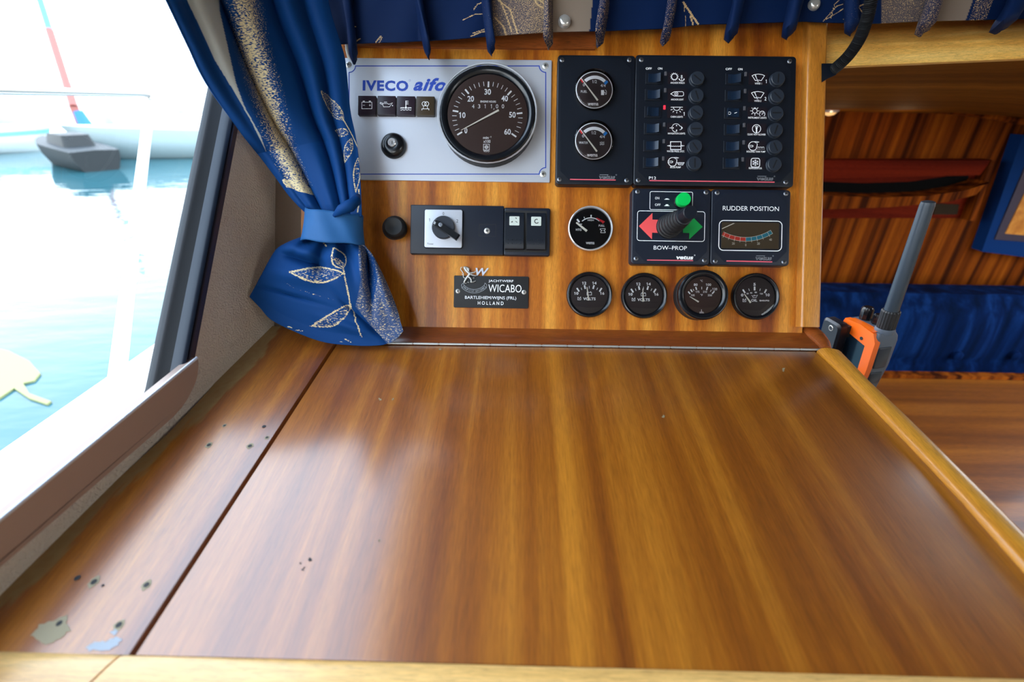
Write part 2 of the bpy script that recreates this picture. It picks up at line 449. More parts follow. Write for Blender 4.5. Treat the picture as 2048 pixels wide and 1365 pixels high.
def screw(fc, px, py, h, r=5.0, parent=None, m='steel', rot=20):
    mb = MB(); c = fc.c(px, py, h); rr_ = r * fc.k(h)
    mb.lathe(c[0], c[1], [(rr_, h - 0.0002), (rr_, h + 0.0004), (rr_ * 0.8, h + 0.0010), (rr_ * 0.4, h + 0.0013), (0, h + 0.00135)], 18)
    mb.mi = 1
    for a in (rot, rot + 90):
        dx, dy = math.cos(R(a)) * rr_ * 0.5, math.sin(R(a)) * rr_ * 0.5
        mb.stroke([(c[0] - dx, c[1] - dy), (c[0] + dx, c[1] + dy)], rr_ * 0.24, h + 0.00145)
    return mb.build('screw', [m, 'slot_dark'], parent or fc.root)

# ================================================================== SETTING
# front panel board
a = pl(560, 657); b = pl(1606, 20)
mb = MB().box((pl(600, 657).x, 0.0, -0.018), (pl(1606, 600).x, pl(1000, 20).y, 0.0))
struct(mb, 'wall_front', 'wood_panel', MP, 'varnished mahogany board carrying the instruments')
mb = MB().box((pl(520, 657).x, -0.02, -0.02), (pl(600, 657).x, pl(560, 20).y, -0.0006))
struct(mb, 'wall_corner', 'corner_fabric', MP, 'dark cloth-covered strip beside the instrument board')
# shadow line below the valance, put in as a thin dark strip
mb = MB().box((pl(690, 60).x, pl(700, 96).y, 0), (pl(1190, 60).x, pl(1000, 40).y, 0.004))
struct(mb, 'valance_shadow_strip', 'wood_strip', MP, 'thin mahogany batten under the pleated valance')  # not a real batten, stands in for the shadow line under the valance
# corner post
def post_mesh():
    mb = MB(); x0t, x1t = pl(1606, 40).x, pl(1646, 40).x
    prof = []
    for i in range(7):
        a_ = R(90 * i / 6); prof.append((x0t + 0.004 - 0.004 * math.cos(a_), 0.008 + 0.004 * math.sin(a_)))
    for i in range(7):
        a_ = R(90 * i / 6); prof.append((x1t - 0.005 + 0.005 * math.sin(a_), 0.007 + 0.005 * math.cos(a_)))
    prof += [(x1t, -0.03), (x0t, -0.03)]
    yb, yt = pl(1620, 655).y, pl(1620, -60).y
    mb.loft([[(x, yb, z) for x, z in prof], [(x, yt, z) for x, z in prof]]); return mb
struct(post_mesh(), 'trim_1', 'wood_post', MP, 'golden varnished corner post beside the instrument board')

# left wall with window opening
WA = hit(548, 640, PO, PN)
WB = dw(0, 1192)
WY = PV.copy()
WX = (WB - WA); WX = (WX - WY * WX.dot(WY)).normalized()       # towards the viewer
WN = WX.cross(WY).normalized()
if WN.dot(CAM - WA) < 0: WN = -WN                               # into the cabin
MW = Matrix((WX, WY, WX.cross(WY))).transposed().to_4x4(); MW.translation = WA
WS = 1.0 if WX.cross(WY).dot(CAM - WA) > 0 else -1.0             # local z sign pointing indoors
def wl(px, py, h=0.0):
    q = hit(px, py, WA + WN * h, WN) - WA
    return Vector((q.dot(WX), q.dot(WY)))
def line_x(p, q, r, s):
    d1 = q - p; d2 = s - r; t = ((r.x - p.x) * d2.y - (r.y - p.y) * d2.x) / (d1.x * d2.y - d1.y * d2.x)
    return p + d1 * t
HG = -0.018                                     # the glass sits this far outside the wall face
gr0, gr1 = wl(424, 165, HG), wl(326, 640, HG)   # glass right edge
gb0, gb1 = wl(0, 1062, HG), wl(396, 724, HG)    # glass bottom edge, behind the sill
fr0, fr1 = wl(477, 255, 0.003), wl(446, 420, 0.003)
tt_ = (fr1 - fr0).normalized(); FW = abs((gr0 - fr0).x * tt_.y - (gr0 - fr0).y * tt_.x)   # glass edge to outer frame edge
KO = FW / 0.0465
c_br = line_x(gr0, gr1, gb0, gb1)
dr = (gr0 - gr1).normalized(); db = (gb0 - gb1).normalized()
topb = 0.80
c_tr = c_br + dr * ((topb - c_br.y) / dr.y)
c_bl = c_br + db * ((1.25 - c_br.x) / db.x)
c_tl = Vector((1.25, topb))
def quad_off(cs, d):
    n = len(cs); out = []
    ar = sum(cs[i].x * cs[(i + 1) % n].y - cs[(i + 1) % n].x * cs[i].y for i in range(n))
    sg = 1 if ar > 0 else -1
    L = []
    for i in range(n):
        p, q = cs[i], cs[(i + 1) % n]; t = (q - p).normalized(); nn = Vector((t.y, -t.x)) * sg
        dd = d * (0.1 if i == 3 else 1.0)
        L.append((p + nn * dd, q + nn * dd))
    for i in range(n):
        a_, b_ = L[i - 1], L[i]; out.append(line_x(a_[0], a_[1], b_[0], b_[1]))
    return out
def round_poly(cs, r, n=8):
    out = []; k = len(cs)
    for i in range(k):
        p = cs[i]; a_ = (cs[i - 1] - p); b_ = (cs[(i + 1) % k] - p)
        ang = a_.angle(b_); d = min(r / math.tan(ang / 2), a_.length * 0.45, b_.length * 0.45)
        p0 = p + a_.normalized() * d; p1 = p + b_.normalized() * d
        for j in range(n + 1):
            t = j / n; out.append(p0 * (1 - t) ** 2 + p * 2 * t * (1 - t) + p1 * t * t)
    return out
GC = [c_br, c_tr, c_tl, c_bl]
def wloop(off, h, r):
    return [(p.x, p.y, h * WS) for p in round_poly(quad_off(GC, off * KO), r)]
outer = [Vector((-0.002, -0.25)), Vector((2.2, -0.25)), Vector((2.2, 0.95)), Vector((-0.002, 0.95))]
hole = [Vector((p[0], p[1])) for p in wloop(0.030, 0, 0.06)]
allp = outer + hole
tri = tessellate_polygon([[v.to_3d() for v in outer], [v.to_3d() for v in hole]])
mb = MB()
mb.add([(p.x, p.y, 0) for p in allp], [tuple(t) for t in tri])
mb.add([(p.x, p.y, -0.03 * WS) for p in allp], [tuple(reversed(t)) for t in tri])
mb.loft([[(p.x, p.y, 0) for p in hole], [(p.x, p.y, -0.03 * WS) for p in hole]], False, False)
struct(mb, 'wall_left', 'wall_fabric', MW, 'beige textile-covered side wall', smooth=20)

wr = empty('window_1', MW, 'side window with dark rubber seal and brown metal sill', 'window'); del wr['category']
wr['kind'] = 'structure'
mb = MB(); mb.loft([wloop(0.0, -0.022, 0.05), wloop(0.0, -0.018, 0.05), wloop(0.006, -0.014, 0.055), wloop(0.014, -0.006, 0.055)], False, False)
mb.build('seal_lip', 'gasket_lip', wr, smooth=60)
mb = MB(); lo = []
for i in range(9):
    t = i / 8; lo.append(wloop(0.014 + 0.016 * t, -0.006 + 0.012 * math.sin(math.pi * min(1, t * 1.0)) , 0.06))
mb.loft(lo, False, False); mb.build('seal', 'gasket', wr, smooth=60)
mb = MB(); mb.loft([wloop(0.030, -0.012, 0.06), wloop(0.030, 0.004, 0.06), wloop(0.0315, 0.005, 0.06), wloop(0.033, 0.003, 0.06), wloop(0.046, 0.003, 0.06), wloop(0.0465, 0.0, 0.06)], False, False)
mb.build('window_frame', 'frame_dark', wr, smooth=30)
mb = MB(); lp = wloop(0.0, -0.016, 0.05); mb.add(lp, [tuple(range(len(lp)))]); mb.build('pane', 'window_glass', wr, smooth=0)
# broad sill strip
st = [wl(396, 716, 0.012), wl(0, 1042, 0.012)]
sb = [wl(328, 851, 0.012), wl(0, 1136, 0.012)]
dt = (st[1] - st[0]).normalized(); ds = (sb[1] - sb[0]).normalized()
P = [st[0], wl(397, 732, 0.012), wl(395, 751, 0.012), wl(391, 766, 0.012), wl(384, 781, 0.012), wl(375, 799, 0.012), wl(363, 816, 0.012), wl(347, 834, 0.012), sb[0], sb[0] + ds * 1.3, st[0] + dt * 1.3]
P = [(p.x, p.y) for p in P]
mb = MB(); mb.loft([[(x, y, 0.001 * WS) for x, y in P], [(x, y, 0.012 * WS) for x, y in P]])
lip = [(st[0].x, st[0].y), (st[0].x + dt.x * 1.3, st[0].y + dt.y * 1.3)]
mb.build('sill', 'frame_brown', wr, smooth=20)
mb = MB(); mb.tube([(lip[0][0], lip[0][1], 0.011 * WS), (lip[1][0], lip[1][1], 0.011 * WS)], 0.0016, 8)
mb.build('sill_edge', 'aluminium', wr, label='bright metal edge of the sill')

# fascia beam right of the post + saloon behind
def beam():
    mb = MB(); loops = []
    for px, z, d in ((1640, 0.60, 0), (2048, 0.575, 0), (2700, 0.535, 0)):
        t = (px - 1650) / 398
        yt, yr, yb = 30, 90 - 12 * t, 137 - 17 * t
        P_ = [cp(px, yt, z + 0.03), cp(px, yr - 1.5, z + 0.001), cp(px, yr + 1.5, z), cp(px, yb - 3, z - 0.0005), cp(px, yb, z + 0.003)]
        P_ += [P_[-1] + Vector((0, 0.03, 0)), P_[0] + Vector((0, 0.02, 0))]
        loops.append([tuple(p) for p in P_])
    mb.loft(loops); return mb
struct(beam(), 'trim_2', 'wood_beam_lit', None, 'bright varnished beam above the cabin opening')
Bz = 1.9
bt = hit(1850, 235, Vector((0, Bz, 0)), Vector((0, 1, 0))).z
n0 = cp(1640, 135, 0.63); n1 = cp(2700, 90, 0.565)
x_r = 3.0
mb = MB(); nx = 14; vs = []
for i in range(nx + 1):
    t = i / nx; p = n0.lerp(n1, t) if t < 1 else n1
    xb = 0.5 + (x_r - 0.5) * t
    sag = 0.16 * max(0, (xb - 1.4) / 1.3) ** 1.6
    for q in (Vector((p.x + (x_r - n1.x) * t * 0, p.y, p.z)), Vector((xb + 0.2, Bz, bt + 0.015 - sag))):
        vs.append(tuple(q)); vs.append((q.x, q.y, q.z + 0.02))
fs = []
for i in range(nx):
    a_ = i * 4; fs += [(a_, a_ + 2, a_ + 6, a_ + 4), (a_ + 1, a_ + 5, a_ + 7, a_ + 3)]
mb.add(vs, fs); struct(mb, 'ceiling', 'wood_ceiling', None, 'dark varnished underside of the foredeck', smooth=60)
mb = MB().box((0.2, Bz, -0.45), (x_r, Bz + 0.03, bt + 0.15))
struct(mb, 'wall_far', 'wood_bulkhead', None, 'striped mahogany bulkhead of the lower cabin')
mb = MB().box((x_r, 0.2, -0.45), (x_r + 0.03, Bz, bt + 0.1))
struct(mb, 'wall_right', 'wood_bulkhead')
mb = MB().box((-1.3, -1.8, -0.5), (x_r, Bz, -0.45))
struct(mb, 'floor', 'cabin_floor')
# curved ceiling cornice strip under the deck, with two small lamps
BY = Vector((0, Bz - 0.02, 0)); BN = Vector((0, 1, 0))
def bh(px, py, d=0.0): return hit(px, py, Vector((0, Bz - d, 0)), BN)
mb = MB(); mb.tube([bh(x, y, 0.03) for x, y in ((1600, 208), (1660, 208), (1730, 207), (1820, 213), (1930, 224), (2048, 243), (2200, 280))], 0.012, 8)
struct(mb, 'trim_4', 'wood_bulkhead', None, 'curved moulding where the bulkhead meets the deck')
for (x, y), wd in (((1660, 221), 'by the corner post'), ((1792, 211), 'further right')):
    p = bh(x, y, 0.07); t = empty('cabin_light', Matrix.Translation(p), 'small pale round cabin light under the deck, ' + wd, 'light')
    MB().lathe(0, 0, [(0.0, 0.03), (0.026, 0.03), (0.03, 0.0), (0.024, -0.006)], 20).build('lamp_rim', 'chrome', t)
    MB().lathe(0, 0, [(0.024, -0.004), (0.016, -0.014), (0, -0.018)], 20).build('lens', 'warm_lamp', t)
    ld = bpy.data.lights.new('cabin_bulb', 'POINT'); ld.energy = 0.12; ld.color = (1, 0.72, 0.42); ld.shadow_soft_size = 0.03
    lo_ = bpy.data.objects.new('cabin_bulb', ld); COL.objects.link(lo_); lo_.parent = t; lo_.location = (0, -0.05, -0.08)

# wheelhouse shell behind and above the camera (openings let the daylight in)
mb = MB().box((-0.48, -1.8, 2.02), (1.9, 0.95, 2.06)); struct(mb, 'ceiling_wheelhouse', 'roof_white', smooth=0)

q0_ = cp(640, -190, 0.60)
mb = MB().box((q0_.x, q0_.y + 0.02, q0_.z - 0.08), (1.9, q0_.y + 0.05, 2.03)); struct(mb, 'glare_blocker', 'wood_red', smooth=0)  # added board over the windshield, out of view, keeps glare off the desk
mb = MB().box((1.75, -1.8, -0.45), (1.8, 0.42, 1.45)); mb.box((1.75, -1.8, 1.85), (1.8, 0.85, 2.02)); mb.box((1.75, -0.7, 1.45), (1.8, 0.85, 1.85))
struct(mb, 'wall_starboard', 'lining', smooth=0)
mb = MB().box((-1.1, -1.84, -0.45), (1.8, -1.8, 1.15)); mb.box((-1.1, -1.84, 1.8), (1.8, -1.8, 2.02)); mb.box((-0.1, -1.84, 1.15), (1.8, -1.8, 1.8))
struct(mb, 'wall_rear', 'lining', smooth=0)

# ================================================================== DESK
desk = empty('dashboard_desk', MD, 'varnished mahogany dashboard desk with hinged lid below the instrument board', 'desk')
HL, HR = (660, 684.0), (1657, 699.0)
def hinge_px(x): return (x, HL[1] + (HR[1] - HL[1]) * (x - HL[0]) / (HR[0] - HL[0]))
TH = 0.014
def slab(name, P, m, z1=0.0, th=TH, ch=0.0012, label=None):
    L = [dl(x, y, z1) for x, y in P]; P2 = [Vector((p.x, p.y)) for p in L]
    if sum(P2[i].x * P2[(i + 1) % len(P2)].y - P2[(i + 1) % len(P2)].x * P2[i].y for i in range(len(P2))) < 0: P2.reverse()
    n = len(P2); cen = sum(P2, Vector((0, 0))) / n
    def ins(d):
        out = []
        for i in range(n):
            e0 = (P2[i] - P2[i - 1]).normalized(); e1 = (P2[(i + 1) % n] - P2[i]).normalized()
            n0 = Vector((-e0.y, e0.x)); n1 = Vector((-e1.y, e1.x)); b_ = (n0 + n1).normalized()
            out.append(P2[i] + b_ * d / max(0.5, b_.dot(n0)))
        return out
    mb = MB(); mb.loft([[(p.x, p.y, z1 - th) for p in P2], [(p.x, p.y, z1 - ch) for p in P2], [(p.x, p.y, z1 - ch * 0.3) for p in ins(ch * 0.3)], [(p.x, p.y, z1) for p in ins(ch)]])
    return mb.build(name, m, desk, label=label)
# back strip behind the hinge
slab('back_strip', [(560, 640), (1636, 656), (1652, 696), hinge_px(1600), hinge_px(1200), hinge_px(800), hinge_px(668)], 'wood_strip')
# lid
inner = [(1634, 702.7), (1680, 748), (1725, 796), (1824, 898), (1922, 1003), (2003, 1095), (2130, 1238), (2200, 1320)]
outer_ = [(1685, 704), (1753, 775), (1852, 866), (1957, 972), (2048, 1060), (2160, 1180), (2280, 1310)]
FL = (266, 1311.0)
def seam(y, d=0): # seam x at pixel row y
    return 672 + d + (y - 688) * (FL[0] - 672) / (FL[1] - 688)
lidP = [(seam(690, 2), 690), (1100, 694.5), (1630, 703)] + inner[1:6] + [(2130, 1238), (2205, 1366)] + [(1700, 1352), (1000, 1330), (seam(1311, 3), 1311.5)]
slab('lid', lidP, 'wood_lid')
# raised lip along the right of the lid
mb = MB(); loops = []
P0 = [dl(*p) for p in inner]; 
for i, p in enumerate(inner):
    q = outer_[min(i, len(outer_) - 1)]
    t = i / (len(inner) - 1); qq = None
    # outer point at the matching position along the outer line
    k = t * (len(outer_) - 1); j = min(int(k), len(outer_) - 2); fr = k - j
    qx = outer_[j][0] + (outer_[j + 1][0] - outer_[j][0]) * fr; qy = outer_[j][1] + (outer_[j + 1][1] - outer_[j][1]) * fr
    a_, b_ = dl(*p), dl(qx, qy, 0.004)
    W_ = (b_ - a_); W_.z = 0
    row = []
    for u, h in ((0, -0.012), (0, 0.0), (0.03, 0.0022), (0.12, 0.0048), (0.3, 0.0064), (0.55, 0.0066), (0.8, 0.0058), (0.93, 0.0040), (1.0, -0.002), (1.0, -0.05), (0.8, -0.05), (0.3, -0.012)):
        row.append((a_.x + W_.x * u, a_.y + W_.y * u, h))
    loops.append(row)
loops.reverse()
mb.loft(loops); mb.build('lid_lip', 'wood_lip', desk, smooth=50)
# rounded corner block at the right end of the back strip
mb = MB(); loops = []
for (xa, ya), (xb, yb), hh in (((1604, 659), (1640, 655), 0.006), ((1617, 675), (1652, 668), 0.007), ((1632, 688), (1662, 684), 0.0075), ((1642, 699.5), (1666, 701), 0.007)):
    a_, b_ = dl(xa, ya), dl(xb, yb, 0.004); W_ = b_ - a_; W_.z = 0
    loops.append([(a_.x + W_.x * u, a_.y + W_.y * u, h) for u, h in ((0, -0.012), (0, 0.0005), (0.1, hh * 0.7), (0.35, hh), (0.65, hh), (0.9, hh * 0.6), (1, -0.002), (1, -0.03))])
mb.loft(loops); mb.build('corner_block', 'wood_strip', desk, smooth=50)
# left plank (grid, carries the stain along the wall)
wallc = [(546, 642), (520, 672), (455, 742), (400, 805), (340, 868), (255, 945), (170, 1025), (90, 1104), (0, 1190), (-160, 1345), (-200, 1390)]
def interp(P, t):
    k = t * (len(P) - 1); j = min(int(k), len(P) - 2); f = k - j
    return (P[j][0] + (P[j + 1][0] - P[j][0]) * f, P[j][1] + (P[j + 1][1] - P[j][1]) * f)
nv, nu = 150, 60
A = [dl(*interp(wallc, j / (nv - 1))) for j in range(nv)]
B0 = dl(seam(655, -2), 655); B1 = dl(seam(1311, -3), 1311)
yA0, yA1 = A[0].y, A[-1].y
vs = []; stain = []
front_y0, front_y1 = dl(-200, 1300).y, dl(266, 1309).y
for j in range(nv):
    # row at constant desk-depth
    yy = B0.y + (B1.y - B0.y) * j / (nv - 1)
    bx = B0.x + (B1.x - B0.x) * (j / (nv - 1))
    ax = None
    for i in range(len(A) - 1):
        if A[i].y >= yy >= A[i + 1].y:
            f = (A[i].y - yy) / max(1e-9, A[i].y - A[i + 1].y); ax = A[i].x + (A[i + 1].x - A[i].x) * f; break
    if ax is None: ax = A[0].x if yy > A[0].y else A[-1].x
    ax -= 0.002
    for i in range(nu):
        s_ = i / (nu - 1); x = ax + (bx - ax) * s_
        edge = min(1.0, (1 - s_) * (bx - ax) / 0.0012)
        vs.append((x, yy, -0.0012 * (1 - edge) if i < nu - 1 else -0.004))
        d = (x - ax) + (noise.noise(Vector((x * 60, yy * 14, 2))) + 0.5 * noise.noise(Vector((x * 300, yy * 60, 2)))) * 0.010
        wdt = 0.016 + 0.020 * max(0, 1 - abs(j / (nv - 1) - 0.18) / 0.25)
        stain.append(max(0.0, min(1.0, (wdt - d) / 0.004)) * (0.85 + 0.3 * noise.noise(Vector((x * 200, yy * 200, 5)))))
mb = MB(); mb.add(vs, [tuple(reversed(f)) for f in grid_faces(nu, nv)])
n_ = len(vs)
mb.add([(x, y, -TH) for x, y, z in vs[::nu - 1][:2]] , [])
o = mb.build('side_plank', 'wood_side', desk, smooth=60)
at = o.data.attributes.new('stain', 'FLOAT', 'POINT'); at.data.foreach_set('value', stain + [0.0] * (len(mb.v) - n_))
# front edging, two pieces either side of the seam
def edging(xa, xb):
    mb = MB(); loops = []
    for i in range(9):
        x = xa + (xb - xa) * i / 8
        yt = 1304 + 8 * max(0, min(1, x / 266)) + 0.0265 * max(0, x - 266) * 1.0
        a_ = dl(x, yt); c0 = [(0, -0.014), (0, 0.0), (-0.0015, 0.0012), (-0.006, 0.0018), (-0.022, 0.0014), (-0.034, -0.004), (-0.038, -0.012), (-0.038, -0.05), (-0.02, -0.05)]
        dx = (-0.62 * 0) 
        loops.append([(a_.x + q * 0.48, a_.y + q, h) for q, h in c0])
    loops.reverse(); mb.loft(loops); return mb.build('front_edging', 'wood_front', desk, smooth=45)
edging(-260, 241); edging(246, 2230)
# hinge
hg = MB(); p0, p1 = dl(775, hinge_px(775)[1] + 1.2, 0.0006), dl(1652, hinge_px(1652)[1] + 1.2, 0.0006)
hp = bpy.data.objects.new('hinge', None)
hg.tube([p0, p1], 0.0009, 8); hg = hg.build('hinge', 'steel', desk)
nk = 17
km = None
for i in range(nk):
    a_ = p0.lerp(p1, (i + 0.03) / nk); b_ = p0.lerp(p1, (i + 0.97) / nk)
    if km is None:
        q = MB(); L_ = (b_ - a_).length; q.loft([[(x, 0.0014 * math.cos(R(t * 30)), 0.0014 * math.sin(R(t * 30))) for t in range(12)] for x in (0, L_)])
        ob = q.build('knuckle', 'steel', hg); km = ob.data
    else:
        ob = bpy.data.objects.new('knuckle', km); COL.objects.link(ob); ob.parent = hg
    ob.location = a_; ob.rotation_euler = (0, 0, math.atan2(b_.y - a_.y, b_.x - a_.x))
# old screw holes and residue on the side plank
for x, y, r, dark in ((449, 852, 2.6, 0), (418, 891, 4.2, 0), (500, 893, 4.2, 0), (528, 854, 4, 1), (155, 1157, 6, 1), (188, 1165, 6, 0), (293, 1171, 5.5, 0), (238, 1251, 6, 0), (119, 1248, 6, 0), (206, 1172, 3, 1), (534, 876, 3, 0)):
    c = dl(x, y); k = (c - dl(x + 1, y)).length
    q = MB(); jr = random.Random(x)
    if not dark:
        q.add([(c.x + r * 1.6 * k * math.cos(a_) * jr.uniform(0.75, 1.2), c.y + r * 1.9 * k * math.sin(a_) * jr.uniform(0.75, 1.2), 0.0002) for a_ in [i * math.pi / 7 for i in range(14)]], [tuple(range(14))])
    q.mi = 1
    q.lathe(c.x, c.y, [(r * 0.95 * k, 0.0004), (r * 0.7 * k, 0.0005), (0, 0.0003)], 12)
    q.build('screw_hole', ['residue', 'slot_dark'], desk, smooth=60)
def blob(name, pts, m, h=0.0003, seed=1):
    q = MB(); jr = random.Random(seed); out = []
    n = len(pts)
    for i in range(n):
        for t in (0, 0.25, 0.5, 0.75):
            x = pts[i][0] + (pts[(i + 1) % n][0] - pts[i][0]) * t; y = pts[i][1] + (pts[(i + 1) % n][1] - pts[i][1]) * t
            d = dl(x + jr.uniform(-2.5, 2.5), y + jr.uniform(-2, 2)); out.append((d.x, d.y, h))
    if sum(out[i][0] * out[(i + 1) % len(out)][1] - out[(i + 1) % len(out)][0] * out[i][1] for i in range(len(out))) < 0: out.reverse()
    q.add(out, [tuple(range(len(out)))]); return q.build(name, m, desk, smooth=0)
blob('glue_mark', [(62, 1272), (80, 1252), (112, 1240), (138, 1230), (134, 1248), (140, 1262), (120, 1278), (92, 1292), (78, 1282)], 'residue')
blob('glue_mark', [(172, 1296), (190, 1286), (210, 1284), (232, 1276), (246, 1278), (236, 1292), (220, 1300), (176, 1302)], 'residue_blue', seed=3)
blob('glue_mark', [(220, 1268), (228, 1260), (238, 1262), (230, 1272)], 'residue_blue', seed=4)
for x, y, w_ in ((606, 1140, 2.2), (620, 1120, 1.6), (758, 1082, 1.2), (600, 1128, 1.2), (1326, 834, 1.5), (760, 800, 1.2), (785, 800, 0.9), (1567, 741, 1.6), (880, 700, 1)):
    blob('scratch', [(x - w_, y - w_ * 1.2), (x + w_ * 1.4, y - w_ * 2), (x + w_, y + w_), (x - w_, y + w_ * 1.5)], 'slot_dark' if x < 700 else 'residue', seed=x)
# carcass under the top, down to the cabin sole
P = [dw(640, 630, -0.02), dw(1600, 640, -0.02), dw(1636, 690, -0.02), dw(2190, 1290, -0.05), dw(80, 1290, -0.05)]
mb = MB(); mb.loft([[(p.x, p.y, -0.45) for p in P][::-1], [tuple(p) for p in P][::-1]])
o = mb.build('carcass', 'carcass'); o.parent = desk; o.matrix_parent_inverse = desk.matrix_world.inverted()

# ================================================================== GAUGES + PANELS
def gauge_body(fc, px, py, Rb, Rg, hb, bezel='black_gloss', dial='dial_dark', ring=None, base_r=None, dome=False, seal=None):
    """housing, bezel, dial, glass; returns dial height"""
    hd = hb - 0.004
    br = base_r or Rb * 0.98
    mb = MB(); fc.lathe(mb, px, py, hb, [(br * 0.97, 0), (br, 0.001), (br, hb * 0.55), (Rb * 0.96, hb * 0.6)]); mb.build('housing', 'black_matte', fc.root)
    mb = MB()
    w_ = Rb - Rg
    fc.lathe(mb, px, py, hb, [(Rb * 0.955, hb * 0.5), (Rb, hb * 0.62), (Rb, hb - 0.0022), (Rb - w_ * 0.18, hb - 0.0004), (Rb - w_ * 0.42, hb), (Rb - w_ * 0.62, hb - 0.0006), (Rg * 1.02, hb - 0.0026), (Rg, hd)])
    mb.build('bezel', bezel, fc.root)
    mb = MB(); fc.lathe(mb, px, py, hb, [(Rg * 1.03, hd), (0, hd)], 40); mb.build('dial', dial, fc.root)
    mb = MB(); g = hb - 0.0022
    fc.lathe(mb, px, py, hb, [(Rg * 1.01, g), (Rg * 0.8, g + 0.0006), (Rg * 0.5, g + 0.0010), (Rg * 0.2, g + 0.0012), (0, g + 0.00125)], 40); mb.build('gauge_glass', 'clear_glass', fc.root, smooth=80)
    return hd + 0.00012
def tick(fc, mb, cx, cy, r0, r1, ang, w_, h):
    a_ = R(ang); fc.line(mb, [(cx + r0 * math.cos(a_), cy - r0 * math.sin(a_)), (cx + r1 * math.cos(a_), cy - r1 * math.sin(a_))], w_, h)
def needle(fc, P, w0, w1, h, m='needle_cream'):
    mb = MB(); a_, b_ = [Vector(fc.c(x, y, h)) for x, y in P]; k = fc.k(h); t = (b_ - a_).normalized(); n_ = Vector((-t.y, t.x))
    q = [a_ + n_ * w0 / 2 * k, b_ + n_ * w1 / 2 * k, b_ - n_ * w1 / 2 * k, a_ - n_ * w0 / 2 * k]
    if area([(p.x, p.y) for p in q]) < 0: q.reverse()
    mb.prism([(p.x, p.y) for p in q], h - 0.0004, h + 0.0002); return mb.build('needle', m, fc.root, smooth=0)

# ---- engine panel
def C1(X, Y): return (680 + X / 4.655, 100 + Y / 4.655)
ep = Face('engine_panel', 'brushed aluminium engine panel with blue lettering behind the curtain', 'control panel', 895, 240)
H = 0.0022
mb = MB(); ep.fit(mb, 688, 119.5, 1100.5, 361, 2, 0, H, 0.0005); mb.build('plate', 'aluminium', ep.root)
mb = MB(); z = H + 0.00012
n0x, n1x, n0y, n1y, rr_ = 698.0, 1091.5, 132.0, 348.5, 13
P = []
for (cx, cy, a0) in ((n1x, n0y, 180), (n1x, n1y, 90), (n0x, n1y, 0), (n0x, n0y, -90)):
    for i in range(7):
        a_ = R(a0 + 90 * i / 6) ; P.append((cx + rr_ * math.cos(a_), cy - rr_ * math.sin(a_)))
ep.line(mb, P, 1.9, z, True)
ep.txt(mb, 'IVECO', 725.5, 161, 816.5, 182, z, off=0.042, space=1.12)
ep.txt(mb, 'aifo', 827, 156, 892, 182, z, off=0.036, shear=0.35, space=1.1)
ep.ring(mb, 819.5, 161, 1.6, 0.4, z)
mb.build('lettering', 'print_blue', ep.root, smooth=0)
for x, y in (C1(78, 137), C1(1912, 148), C1(1890, 1158), (702, 352)): screw(ep, x, y, H, 6.2, rot=x % 90)
WL = [(733.7, 210.6, 'lamp_purple'), (773, 210.8, 'lamp_purple'), (811.7, 211.4, 'lamp_purple'), (850.8, 211.8, 'lamp_olive')]
for i, (x, y, m_) in enumerate(WL):
    hh = H + 0.005; mb = MB(); ep.fit(mb, x - 18, y - 19, x + 18, y + 19, 1.2, H, hh, 0.0006)
    lo_ = mb.build('warning_lamp', m_, ep.root, label='olive-brown warning lamp' if i == 3 else None)
    q = MB(); z = hh + 0.0001; W_ = 0.85
    if i == 0:
        ep.line(q, [(x - 10, y - 6), (x + 10, y - 6), (x + 10, y + 7), (x - 10, y + 7)], W_, z, True)
        ep.line(q, [(x - 8, y - 8), (x - 4, y - 8)], 1.6, z); ep.line(q, [(x + 4, y - 8), (x + 8, y - 8)], 1.6, z)
        ep.line(q, [(x - 8, y), (x - 4, y)], W_, z); ep.line(q, [(x + 4, y), (x + 8, y)], W_, z); ep.line(q, [(x + 6, y - 2), (x + 6, y + 2)], W_, z)
    elif i == 1:
        ep.line(q, [(x - 8, y - 4), (x + 1, y - 4), (x + 5, y - 2), (x + 12, y - 5), (x + 6, y + 3), (x - 6, y + 3)], W_, z, True)
        ep.line(q, [(x - 8, y - 4), (x - 12, y - 6), (x - 13, y - 4), (x - 8, y - 1)], W_, z); ep.line(q, [(x - 5, y - 6.5), (x + 1, y - 6.5)], W_, z)
        ep.disc(q, x + 12, y + 0.5, 1.1, z, 8)
    elif i == 2:
        ep.line(q, [(x, y - 10), (x, y + 4)], 1.4, z); ep.disc(q, x, y + 4, 2.2, z, 10)
        for t in (-9, -6, -3): ep.line(q, [(x, y + t), (x + 5, y + t)], 0.8, z)
        for yy in (4.5, 8.5):
            for sx0 in ((-11, -3), (3, 11)) if yy == 4.5 else ((-11, 11),):
                n = 12; ep.line(q, [(x + sx0[0] + (sx0[1] - sx0[0]) * t / n, y + yy + 0.9 * math.sin(t * 1.9)) for t in range(n + 1)], 0.9, z)
    else:
        ep.ring(q, x - 2.5, y - 4, 4.2, 0.9, z, n=18); ep.ring(q, x + 2.5, y - 4, 4.2, 0.9, z, n=18)
        ep.line(q, [(x - 4, y - 1), (x - 4, y + 6)], W_, z); ep.line(q, [(x + 4, y - 1), (x + 4, y + 6)], W_, z)
        ep.line(q, [(x - 7, y + 9), (x - 7, y + 6), (x + 7, y + 6), (x + 7, y + 9)], W_, z)
    q.build('symbol', 'print_white', lo_, smooth=0)
mb = MB(); kx, ky = 784.6, 288.4
ep.lathe(mb, kx, ky, 0.010, [(25, H), (25, H + 0.004), (23.5, 0.0085), (19, 0.0115), (13, 0.0125), (8.5, 0.012), (8, 0.0105)], 40); ks = mb.build('key_switch', 'black_gloss', ep.root)
